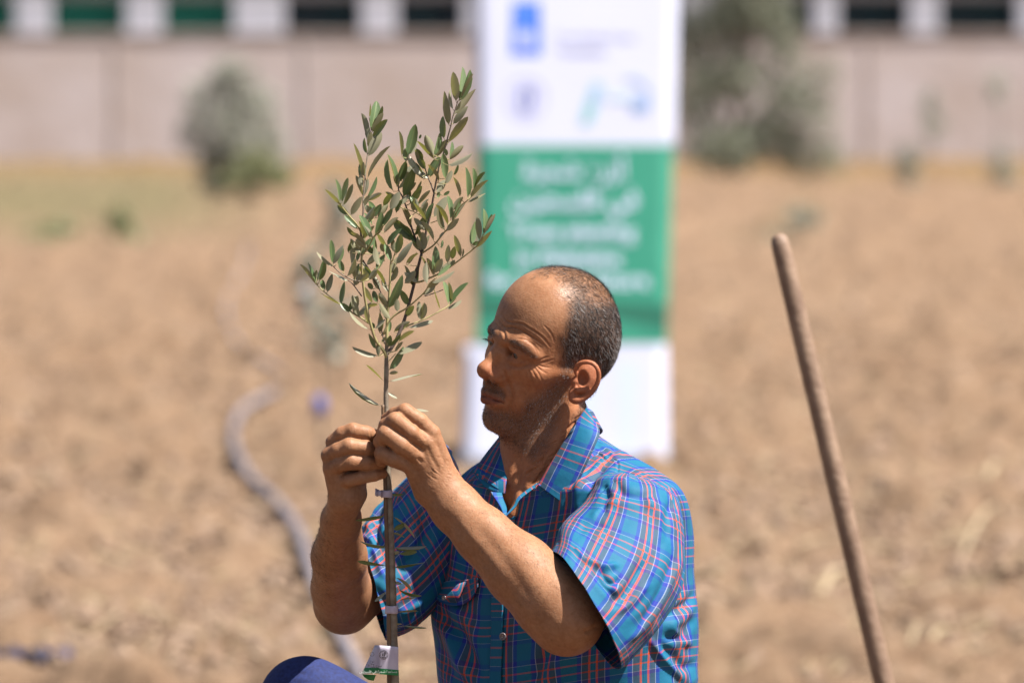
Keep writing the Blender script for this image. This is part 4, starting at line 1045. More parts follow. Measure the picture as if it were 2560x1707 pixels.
torso, PT, FT = cloth('shirt_body', VT, UT, True, shirt, TL, wob=13, seed=3, keep=keep_torso, facing=.05)

def yoke_uv(o, P, rows):
    me = o.data; nl = len(me.loops); vi = np.zeros(nl, np.int32); me.loops.foreach_get('vertex_index', vi); ls = np.zeros(len(me.polygons), np.int32); me.polygons.foreach_get('loop_start', ls)
    uvl = me.uv_layers['UVMap'].data; uv = np.zeros(nl * 2, np.float32); uvl.foreach_get('uv', uv); uv = uv.reshape(-1, 2); nc = len(P) // NRW
    rw = vi // nc; pr = np.minimum.reduceat(rw, ls); lr = np.repeat(pr, 4)
    sel = lr < rows; Q = P - np.array([92., 0, 0]); mm = PX * 1000
    uv[sel, 0] = (Q @ Lb)[vi[sel]] * mm + 15; uv[sel, 1] = (Q @ Fb)[vi[sel]] * mm * .9 + P[vi[sel], 1] * mm * .5
    uvl.foreach_set('uv', uv.ravel())
yoke_uv(torso, PT, int(NRW * 4.0 / (len(TR) - 1)))

# near sleeve
SR = [((1588, 1196, -262), (60, 14, 10), (0, -8, -60)), ((1592, 1222, -290), (98, 22, 6), (4, -20, -104)), ((1592, 1262, -318), (110, 34, 0), (8, -24, -124)), ((1584, 1320, -352), (124, 56, 0), (12, -24, -134)),
      ((1561, 1384, -402), (138, 86, 0), (20, -20, -142)), ((1524, 1446, -456), (122, 118, 0), (26, -16, -146)), ((1486, 1500, -508), (92, 140, 0), (28, -14, -148)), ((1465, 1526, -540), (80, 143, 0), (27, -11, -146))]
NS, CS = 170, 260
VS = loft(SR, NS, CS, power=2.1); US = uv_grid(VS, 0, 0, midrow=110)
SL = [([zs(430, 900), zs(480, 810), zs(560, 725), zs(670, 660), zs(850, 640), zs(980, 650), zs(1100, 690), zs(1200, 785), zs(1262, 900), zs(1285, 1050)], 2.2, 4.5), ([zl(620, 340), zl(680, 470), zl(760, 500), zl(820, 430)], 7, 9), ([zl(420, 240), zl(560, 300), zl(680, 320), zl(800, 300)], 7, -9), ([zl(430, 250), zl(370, 160), zl(330, 120)], 6, -5), ([zl(540, 330), zl(610, 480), zl(720, 620), zl(760, 760)], 8, 7),
      ([zl(700, 700), zl(850, 640), zl(980, 430), zl(1100, 260)], 11, 8), ([zl(760, 820), zl(960, 680), zl(1130, 480)], 10, -6), ([zl(1000, 1000), zl(1160, 760), zl(1300, 480), zl(1400, 200)], 11, 8), ([zl(860, 1140), zl(1100, 930), zl(1250, 740), zl(1330, 560)], 11, -7),
      ([zl(1180, 1000), zl(1330, 720), zl(1450, 480), zl(1520, 280)], 9, 8), ([zs(660, 660), zs(740, 800), zs(960, 830), zs(1080, 780)], 10, 7), ([zs(540, 700), zs(560, 860), zs(500, 1000)], 9, 6), ([zs(700, 880), zs(560, 920), zs(400, 1060)], 9, -6), ([zs(960, 820), zs(1100, 1000), zs(1160, 1200)], 12, -5),
      ([zs(1240, 860), zs(1180, 1100), zs(1220, 1300)], 10, 6), ([zs(280, 1160), zs(400, 1120), zs(560, 1140)], 9, 4)]
sleeve, PS, FS_ = cloth('sleeve', VS, US, True, shirt, SL, wob=11, seed=12, zr=(-800, 200), facing=.05)
# far sleeve
FR = [((1150, 1180, 255), (30, 60, 0), (6, 4, -60)), ((1140, 1215, 228), (42, 104, 0), (14, 10, -104)), ((1112, 1285, 190), (42, 140, 0), (20, 14, -118)), ((1060, 1350, 145), (46, 152, 0), (22, 14, -118)), ((996, 1418, 96), (46, 152, 0), (20, 12, -114)), ((948, 1458, 66), (36, 138, 0), (16, 10, -108)), ((932, 1468, 54), (32, 132, 0), (14, 8, -104))]
VFs = loft(FR, 120, 200, power=2.1); UFs = uv_grid(VFs, 20, 10, midrow=70)
def zh(x, y): return (800 + x / 5.227, 1200 + y / 5.227)
FL = [([zh(1050, 240), zh(860, 330), zh(760, 500), zh(740, 700), zh(820, 900)], 9, 11), ([zh(840, 300), zh(660, 420), zh(560, 560)], 9, -7), ([zh(520, 640), zh(700, 560), zh(760, 640)], 8, -7), ([zh(520, 800), zh(680, 840), zh(780, 780)], 7, 9),
      ([zh(700, 880), zh(760, 1100), zh(840, 1300)], 8, -7), ([zh(1280, 360), zh(1380, 620), zh(1300, 900), zh(1000, 1200)], 12, 8), ([zh(1100, 500), zh(1260, 740), zh(1000, 1000)], 12, -7), ([(920, 1440), (960, 1500), (1010, 1560)], 9, 6), ([(930, 1530), (990, 1540), (1060, 1500)], 9, -5)]
sleeve2, PF2, FF2 = cloth('sleeve', VFs, UFs, True, shirt, FL, wob=16, seed=23, facing=.05)

# hems, seams and stitching: thin raised cords along edges
EDGE = mat('hem_cotton', srgb(24, 84, 150), .75, (160, srgb(60, 110, 190), 4))
threadM = mat('seam_thread', srgb(30, 60, 150), .7)
def cordline(P3, r, name, m=None, parent=None):
    V, F = tube(m2w(np.array(P3)) - foot0, r * PX, 6); b = MB(); b.add(V, F); return b.build(name, m or EDGE, parent or shirt, smooth=True)
def drop(P, F, pts, off=1.5, zr=(-900, 900)):
    """lay photo-traced points on the nearest near-side vertices of a cloth"""
    Q = proj(P); N = vnormals(P, F); ok = np.nonzero((N[:, 2] < 0) & (P[:, 2] > zr[0]) & (P[:, 2] < zr[1]))[0]; out = []
    if (N[:, 2] < 0).mean() < .2: ok = np.arange(len(P))
    for p in pts:
        d = np.linalg.norm(Q[ok] - p, axis=1); c = ok[d < d.min() + 3]; j = c[np.argmin(P[c, 2])]; z = P[j, 2] - off; out.append(M(p[0], p[1], z))
    return np.array(out)
hemn = PS.reshape(NS, -1, 3)[-1]; 
seam_pts = catmull([zs(430, 880), zs(480, 800), zs(560, 715), zs(670, 650), zs(850, 630), zs(980, 640), zs(1100, 680), zs(1210, 780), zs(1270, 900), zs(1290, 1050)], 60)
sp_ = drop(PS, FS_, seam_pts, -.2, (-800, 100)); sp_[1:-1] = (sp_[:-2] + sp_[1:-1] * 2 + sp_[2:]) / 4

yk = catmull([zs(380, 435), zs(430, 400), zs(490, 390), zs(560, 465), zs(600, 440), zs(640, 430), zs(680, 495), zs(672, 600), zs(664, 650)], 40)

# collar: two leaves on a stand, built as curved sheets
def sheet(name, inner, outer, nu, nv, uvs, parent=shirt, bulge=10, thick=.0016, lines=(), material=None, wob=0):
    A = catmull([M(*p) for p in inner], nu); B = catmull([M(*p) for p in outer], nu); t = np.linspace(0, 1, nv)
    V = A[:, None] * (1 - t)[None, :, None] + B[:, None] * t[None, :, None]
    V[..., 2] -= bulge * np.sin(math.pi * t)[None, :]
    mm = PX * 1000; du = np.concatenate([[0], np.cumsum(np.linalg.norm(np.diff((A + B) / 2, axis=0), axis=1))]) * mm
    wdt = np.linalg.norm(B - A, axis=1) * mm
    U = np.stack([uvs[0] + wdt.mean() * .0 + (t[None, :] - 1) * wdt[:, None], uvs[1] + np.tile(du[:, None], (1, nv))], -1)
    F = gridq(nu, nv, False); P = V.reshape(-1, 3); N = vnormals(P, F)
    if N[:, 2].mean() > 0: F = F[:, ::-1]; N = -N
    for l in lines: folds(P, N, [l], None)
    if wob: P = P + N * ((fbm(U[..., 0].ravel() / 30, U[..., 1].ravel() / 30, 3, 7) - .5) * wob)[:, None]
    me = npmesh(name, m2w(P) - foot0, F, uv=U.reshape(-1, 2)); o = link(name, me, material or PLAID, parent)
    md = o.modifiers.new('thickness', 'SOLIDIFY'); md.thickness = thick; md.offset = 0
    return o, P, F
# near leaf; inner edge follows the neck, outer edge folds back to the point
sheet('collar_leaf', [(1466, 1020, -60), (1436, 1062, -112), (1405, 1112, -134), (1372, 1165, -146), (1345, 1212, -150)],
      [(1492, 1060, -96), (1499, 1084, -150), (1478, 1136, -176), (1449, 1200, -184), (1418, 1266, -186)], 60, 26, (37.5, 4), bulge=14, wob=3)
# rolled lower front edge of that leaf down to the point
sheet('collar_leaf', [(1345, 1212, -150), (1352, 1232, -153), (1368, 1250, -158), (1392, 1262, -164), (1418, 1264, -172)], [(1346, 1210, -152), (1375, 1215, -160), (1400, 1220, -166), (1422, 1222, -172), (1437, 1222, -172)], 24, 10, (30, 20), bulge=4)
# collar round the back of the neck
sheet('collar_band', [(1466, 1020, -60), (1482, 1030, 20), (1470, 1040, 110), (1400, 1060, 150), (1320, 1085, 140), (1262, 1092, 60)],
      [(1492, 1066, -92), (1506, 1076, 20), (1490, 1090, 120), (1410, 1105, 168), (1310, 1120, 158), (1240, 1110, 90)], 50, 12, (60, 30), bulge=0)
# far leaf
sheet('collar_leaf', [(1262, 1090, 10), (1266, 1135, -30), (1268, 1185, -64), (1262, 1234, -90)],
      [(1254, 1086, 60), (1220, 1128, 34), (1196, 1160, 4), (1181, 1180, -24)], 40, 18, (62, 10), bulge=6)
sheet('collar_leaf', [(1262, 1234, -90), (1250, 1234, -86), (1215, 1219, -62), (1181, 1180, -24)], [(1264, 1200, -72), (1248, 1196, -62), (1222, 1186, -44), (1190, 1166, -10)], 24, 10, (30, 20), bulge=3)
# inner facings of the open neck
sheet('facing', [(1342, 1208, -120), (1298, 1240, -150), (1284, 1264, -166), (1261, 1290, -182)], [(1345, 1213, -128), (1302, 1246, -158), (1287, 1269, -170), (1262, 1293, -183)], 30, 6, (20, 0), bulge=0)
sheet('facing', [(1226, 1230, -110), (1240, 1250, -130), (1252, 1270, -150), (1260, 1290, -176)], [(1254, 1232, -100), (1258, 1248, -120), (1266, 1270, -140), (1266, 1286, -170)], 30, 10, (14, 22), bulge=2)
# placket strip with stitching and button
pin = drop(PT, FT, catmull(PLK, 40), 4.0, (-700, 300)); pout = drop(PT, FT, catmull([(a + 28, b_) for a, b_ in PLK], 40), 3.0, (-700, 300))
for q in (pin, pout):
    for _ in range(6): q[1:-1, 2] = (q[:-2, 2] + q[1:-1, 2] * 2 + q[2:, 2]) / 4
t = np.linspace(0, 1, 12); Vp = pin[:, None] * (1 - t)[None, :, None] + pout[:, None] * t[None, :, None]
arr = np.linspace(0, 40, 40)[:, None]; Vp[..., 2] -= 1.2 * np.sin(arr * 2.1) * np.sin(math.pi * t)[None, :] + 2
Up = np.stack([np.tile(10 + t * 14, (40, 1)), np.tile(np.linspace(0, 290, 40)[:, None], (1, 12))], -1)
Fp = gridq(40, 12, False); Pp = Vp.reshape(-1, 3)
if vnormals(Pp, Fp)[:, 2].mean() > 0: Fp = Fp[:, ::-1]
o = link('placket', npmesh('placket', m2w(Pp) - foot0, Fp, uv=Up.reshape(-1, 2)), PLAID, shirt); md = o.modifiers.new('thickness', 'SOLIDIFY'); md.thickness = .0018; md.offset = 0
btnM = mat('grey_button', (.16, .13, .15, 1), .25, (300, (.24, .20, .22, 1)), spec=.7)
def button(px, py, z, r=9.0, nrm=(-.45, .05, -.9)):
    c = M(px, py, z); n_ = np.array(nrm); n_ /= np.linalg.norm(n_); a = np.cross(n_, (0, 1, 0)); a /= np.linalg.norm(a); b_ = np.cross(n_, a)
    prof = [(0, 0.6), (3.2, .6), (4.4, 1.0), (6.6, 2.4), (8.4, 2.4), (9.2, 1.2), (9.2, -.6), (0, -.6)]; V = []; F = []; ns = 28
    for (rr_, h) in prof:
        for j in range(ns): an = 2 * math.pi * j / ns; V.append(m2w(c + (a * math.cos(an) + b_ * math.sin(an)) * rr_ * r / 9.2 + n_ * h) - foot0)
    for i in range(len(prof) - 1):
        for j in range(ns): F.append((i * ns + j, i * ns + (j + 1) % ns, (i + 1) * ns + (j + 1) % ns, (i + 1) * ns + j))
    b = MB(); b.add(V, F); o = b.build('button', btnM, shirt, smooth=True)
    th = MB()
    for q in (-1, 1): th.tube([m2w(c + a * 2.6 * q + b_ * 2.6 * q * .8 + n_ * .9) - foot0, m2w(c - a * 2.6 * q * .6 + b_ * 2.6 * q + n_ * 1.4) - foot0], .0005, 5)
    th.build('button_thread', mat('thread_pale', (.6, .55, .55, 1), .8) if 'thread_pale' not in bpy.data.materials else bpy.data.materials['thread_pale'], o)
zb_ = drop(PT, FT, [(1257, 1590)], 9)[0][2]; button(1257, 1590, zb_ - 1, 9.5)
zb_ = drop(PT, FT, [(1240, 1760)], 9)[0][2]; button(1245, 1760, zb_ - 1, 9.5)
# chest pocket flap with its rolled point
def flap():
    top = catmull([zf(110, 400), zf(300, 340), zf(480, 330), zf(640, 300)], 40); low = catmull([zf(110, 520), zf(200, 600), zf(350, 642), zf(480, 620), zf(580, 545), zf(640, 430)], 40)
    A = drop(PT, FT, top, 3, (-700, 400)); B = drop(PT, FT, low, 13, (-700, 400))
    for q in (A, B):
        for _ in range(8): q[1:-1, 2] = (q[:-2, 2] + q[1:-1, 2] * 2 + q[2:, 2]) / 4
    t = np.linspace(0, 1, 16); V = A[:, None] * (1 - t)[None, :, None] + B[:, None] * t[None, :, None]
    V[..., 2] -= 4 * np.sin(t * 2.4)[None, :] ; V[:, -1, 2] += 3
    U = np.stack([np.tile(np.linspace(0, 58, 40)[:, None], (1, 16)), np.tile(t * 36, (40, 1))], -1)
    F = gridq(40, 16, False); P = V.reshape(-1, 3)
    if vnormals(P, F)[:, 2].mean() > 0: F = F[:, ::-1]
    o = link('pocket_flap', npmesh('pocket_flap', m2w(P) - foot0, F, uv=U.reshape(-1, 2)), PLAID, shirt); md = o.modifiers.new('t', 'SOLIDIFY'); md.thickness = .0016
    zc = float(B[:, 2].mean())
    # turned-up point of the flap, catching the sun
    sheet('pocket_flap', [(*zf(250, 545), zc - 16), (*zf(330, 460), zc - 22), (*zf(400, 385), zc - 20), (*zf(510, 350), zc - 10)],
          [(*zf(300, 590), zc - 10), (*zf(390, 600), zc - 10), (*zf(450, 590), zc - 10), (*zf(515, 360), zc - 6)], 24, 10, (0, 20), bulge=5)
    button(*zf(240, 545), zc - 16, 6.0)
flap()

# ---------------------------------------------------------------- jeans
jeanM = mat('blue_denim', srgb(20, 38, 108), .85, (220, srgb(36, 60, 140), 6), (1400, .5, .0006))
def leg(rings, name, seed, lines=()):
    V = loft(rings, 110, 120, power=2.0); U = uv_grid(V); nr, nc, _ = V.shape; F = gridq(nr, nc, True); P = V.reshape(-1, 3); N = vnormals(P, F)
    ang = np.tile(np.linspace(0, 2 * math.pi, nc), nr); vv = U[..., 1].ravel() / 60
    P += N * ((fbm(np.cos(ang) * 2 + vv * .5 + seed, np.sin(ang) * 2 - vv * .3, 3, seed) - .5) * 12)[:, None]; N = vnormals(P, F)
    folds(P, N, lines, None)
    o = link(name, npmesh(name, m2w(P) - foot0, F), jeanM, jeans); return o, P, F
jeans = tag(bpy.data.objects.new('jeans', None)); COL.objects.link(jeans); jeans.parent = person
# far leg: knee raised at lower left of the frame
leg([((1440, 2190, 110), (30, 150, 0), (10, 0, -150)), ((1180, 2000, 40), (60, 140, 0), (20, 0, -125)), ((968, 1822, -40), (60, 122, 10), (24, 4, -110)), ((815, 1750, -90), (60, 108, 10), (30, 10, -104)),
     ((755, 1745, -92), (98, 24, 10), (20, 30, -102)), ((752, 1860, -70), (104, -20, 0), (10, 0, -98)), ((800, 2100, -20), (86, -14, 0), (10, 0, -84)), ((860, 2420, 20), (70, -10, 0), (0, 0, -72)), ((880, 2600, 30), (66, -8, 0), (0, 0, -70))], 'jeans_leg', 4,
    [([(835, 1654), (880, 1672), (919, 1699), (960, 1730)], 3.2, -4), ([(830, 1660), (875, 1680), (912, 1707)], 2.6, 2.5), ([(700, 1700), (740, 1680), (790, 1690)], 7, 2)])
leg([((1500, 2190, -60), (20, 150, 0), (10, 0, -150)), ((1320, 2320, -220), (50, 130, 0), (20, 0, -120)), ((1120, 2470, -380), (60, 100, 0), (30, 0, -100)), ((1040, 2560, -430), (90, 20, 0), (20, 20, -90)), ((1120, 2620, -400), (20, -80, 0), (10, 0, -80)), ((1400, 2660, -300), (10, -66, 0), (0, 0, -70))], 'jeans_leg', 6)
# hem of the jeans seat hidden below the shirt
VB = loft([((1445, 2060, 40), Lb * 300, Fb * 240), ((1448, 2180, 40), Lb * 320, Fb * 260), ((1450, 2290, 50), Lb * 250, Fb * 220), ((1450, 2330, 50), Lb * 60, Fb * 60)], 40, 80)
link('jeans_seat', npmesh('jeans_seat', m2w(VB.reshape(-1, 3)) - foot0, gridq(40, 80, True)), jeanM, jeans)
shoeM = mat('dark_leather', (.05, .035, .03, 1), .5)
for (px, py, z) in ((850, 2660, 20), (1470, 2690, -300)):
    b = sphere_mb((0, 0, 0), 1.0); C_ = m2w(M(px, py, z)) - foot0
    b.v = [tuple(C_ + np.array(v) * (.135, .055, .05) + (0, 0, -.005 * 0)) for v in b.v]; b.build('shoe', shoeM, person, smooth=True)
# ---------------------------------------------------------------- olive sapling held in the hands
SZ = -432                                           # depth of the stem
barkM = mat('sapling_bark', srgb(148, 136, 118), .8, (90, srgb(112, 98, 84), 5), (400, .5, .0008))
twigM = mat('green_twig', srgb(176, 168, 116), .7, (60, srgb(146, 134, 88), 4), (500, .3, .0004))
darkbM = mat('dark_twig', srgb(104, 88, 78), .8, (80, srgb(76, 62, 56), 4), (400, .4, .0006))
pbase = m2w(M(985, 2860, SZ)); pbase[2] = float(ground_z(pbase[0], pbase[1])) + .01 if 'ground_z' in globals() else .35
sap = empty('olive_sapling', pbase, 'young olive sapling with narrow grey green leaves held upright in the man\'s hands', 'sapling')
_z = {'A': (1000, 150, 6.272), 'B': (800, 230, 6.272), 'C': (1000, 380, 6.272), 'D': (800, 430, 6.272), 'E': (740, 600, 6.272), 'F': (940, 580, 6.272), 'G': (850, 780, 6.272), 'H': (800, 1200, 5.227), 'I': (740, 1240, 3.358)}
def Z(k, x, y): a, b, s_ = _z[k]; return (a + x / s_, b + y / s_)
BR = []                                             # all branch samples, for attaching leaves
def branch(pts, r0, r1, m, z0=0, z1=0, name='branch', n=None):
    n = n or max(6, len(pts) * 4); P2 = catmull(pts, n); zz = SZ + z0 + (z1 - z0) * np.linspace(0, 1, n) ** 1.0
    P = np.array([M(a, b_, z) for (a, b_), z in zip(P2, zz)])
    for (a, b_), z in zip(P2, zz): BR.append((a, b_, z))
    V, F = tube(m2w(P) - pbase, np.linspace(r0, r1, n) * PX, 8); b = MB(); b.add(V, F); return b.build(name, m, sap, smooth=True)
# main stem from the soil to the crown
stem = [(992, 2860), (990, 2400), (988, 2000), (986, 1760), (983, 1640), (981, 1540), (978, 1440), (975, 1340), (972, 1260), (969, 1190), (968, 1120), (966, 1040), (965, 990), (966, 930), (966, 892), (967, 860)]
n = 90; P2 = catmull(stem, n); yy = P2[:, 1]
rads = np.interp(yy, [860, 930, 1040, 1190, 1400, 1640, 2000, 2860], [4.2, 5.6, 6.0, 8.8, 10.5, 12.0, 14, 17]) * (1 + .05 * np.sin(yy * .09))
V, F = tube(np.array([m2w(M(a, b_, SZ)) for a, b_ in P2]) - pbase, rads * PX, 12); b = MB(); b.add(V, F); b.build('stem', barkM, sap, smooth=True)
for a, b_ in P2: BR.append((a, b_, SZ))
branch([(967, 870), (967, 828), (969, 780), (973, 739), (975, 698), (977, 657), (982, 650), (990, 625)], 4.0, 1.6, twigM, 0, -20, 'leader')
branch([(967, 885), (977, 872), (993, 844), (1009, 805), (1020, 768), (1034, 715), (1045, 669), (1054, 634)], 4.6, 3.4, darkbM, 0, 40)
branch([(1054, 634), (1035, 587), (1025, 555), (1019, 528), (1012, 508), (1005, 490), (996, 472), (1000, 440), (1014, 404), (1022, 385)], 2.6, 1.1, darkbM, 40, 70)
branch([(1054, 634), (1059, 615), (1066, 575), (1077, 531), (1081, 507), (1085, 484)], 3.0, 2.3, darkbM, 40, 20)
branch([(1085, 484), (1078, 462), (1072, 449), (1064, 425), (1062, 405)], 1.9, 1.2, darkbM, 20, 50)
branch([(1085, 484), (1089, 460), (1094, 436), (1099, 412), (1112, 373), (1120, 341), (1126, 319), (1132, 293), (1140, 268), (1145, 252)], 2.3, 1.2, barkM, 20, -20)
branch([(1056, 632), (1066, 626), (1086, 611), (1110, 582), (1128, 560), (1148, 520), (1169, 501)], 2.5, 1.2, twigM, 40, -40)
branch([(1034, 706), (1052, 704), (1072, 696), (1096, 685), (1120, 671), (1150, 649), (1179, 626), (1190, 617), (1198, 608), (1207, 587)], 2.6, 1.2, twigM, 30, -70)
branch([(976, 872), (1000, 830), (1022, 813), (1052, 802), (1099, 778), (1123, 763), (1140, 745)], 2.4, 1.1, twigM, 10, 60)
branch([(958, 835), (980, 794), (1017, 770), (1042, 749), (1064, 727), (1074, 708), (1090, 695)], 2.6, 1.4, twigM, -20, -60)
branch([(966, 895), (962, 882), (950, 864), (939, 850), (927, 812), (919, 780), (912, 743), (907, 704), (904, 670), (904, 640)], 4.0, 2.8, twigM, 0, -50)
branch([(904, 640), (904, 600), (902, 575), (908, 535), (908, 499), (912, 462), (914, 430), (917, 402), (921, 373), (924, 342), (928, 326)], 2.8, 1.1, barkM, -50, -10)
branch([(922, 808), (905, 796), (883, 783), (855, 764), (818, 736), (793, 713)], 2.4, 1.1, twigM, -10, 40)
branch([(906, 704), (893, 702), (880, 699), (858, 688), (839, 672), (832, 664)], 2.2, 1.1, barkM, -40, -90)
branch([(906, 704), (918, 700), (928, 694), (940, 680), (950, 660)], 1.9, 1.0, twigM, -40, -20)
branch([(903, 581), (892, 561), (873, 540), (853, 514), (849, 506)], 2.4, 1.1, twigM, -45, -80)
branch([(904, 640), (914, 628), (924, 613), (935, 591), (948, 578), (958, 562)], 2.2, 1.1, twigM, -50, -90)
branch([(904, 740), (888, 718), (875, 704), (850, 690)], 1.6, .8, darkbM, 20, 60)
branch([(907, 650), (922, 672), (935, 700), (945, 715), (958, 750), (966, 800)], 1.8, 1.2, darkbM, 40, 60)
branch([(1062, 740), (1085, 733), (1108, 724)], 1.5, .9, darkbM, 30, 60)
branch([(994, 508), (1005, 520), (1036, 530), (1055, 542), (1068, 552)], 1.5, .9, twigM, 20, 0)
branch([(962, 860), (955, 830), (951, 800), (950, 760)], 1.6, 1.0, darkbM, 30, 40)
for k, pts in (('G', [(760, 640), (830, 620), (905, 590), (915, 510)]), ('C', [(480, 1115), (620, 1065)]), ('D', [(740, 800), (850, 740), (910, 640)]), ('D', [(670, 1290), (740, 1280), (1000, 1320)]), ('D', [(1400, 740), (1470, 660), (1560, 600)]), ('G', [(760, 770), (830, 700), (870, 650)]), ('C', [(730, 1240), (760, 1140), (800, 1080)])):
    branch([Z(k, *p) for p in pts], 1.4, .8, twigM, -10, 10)

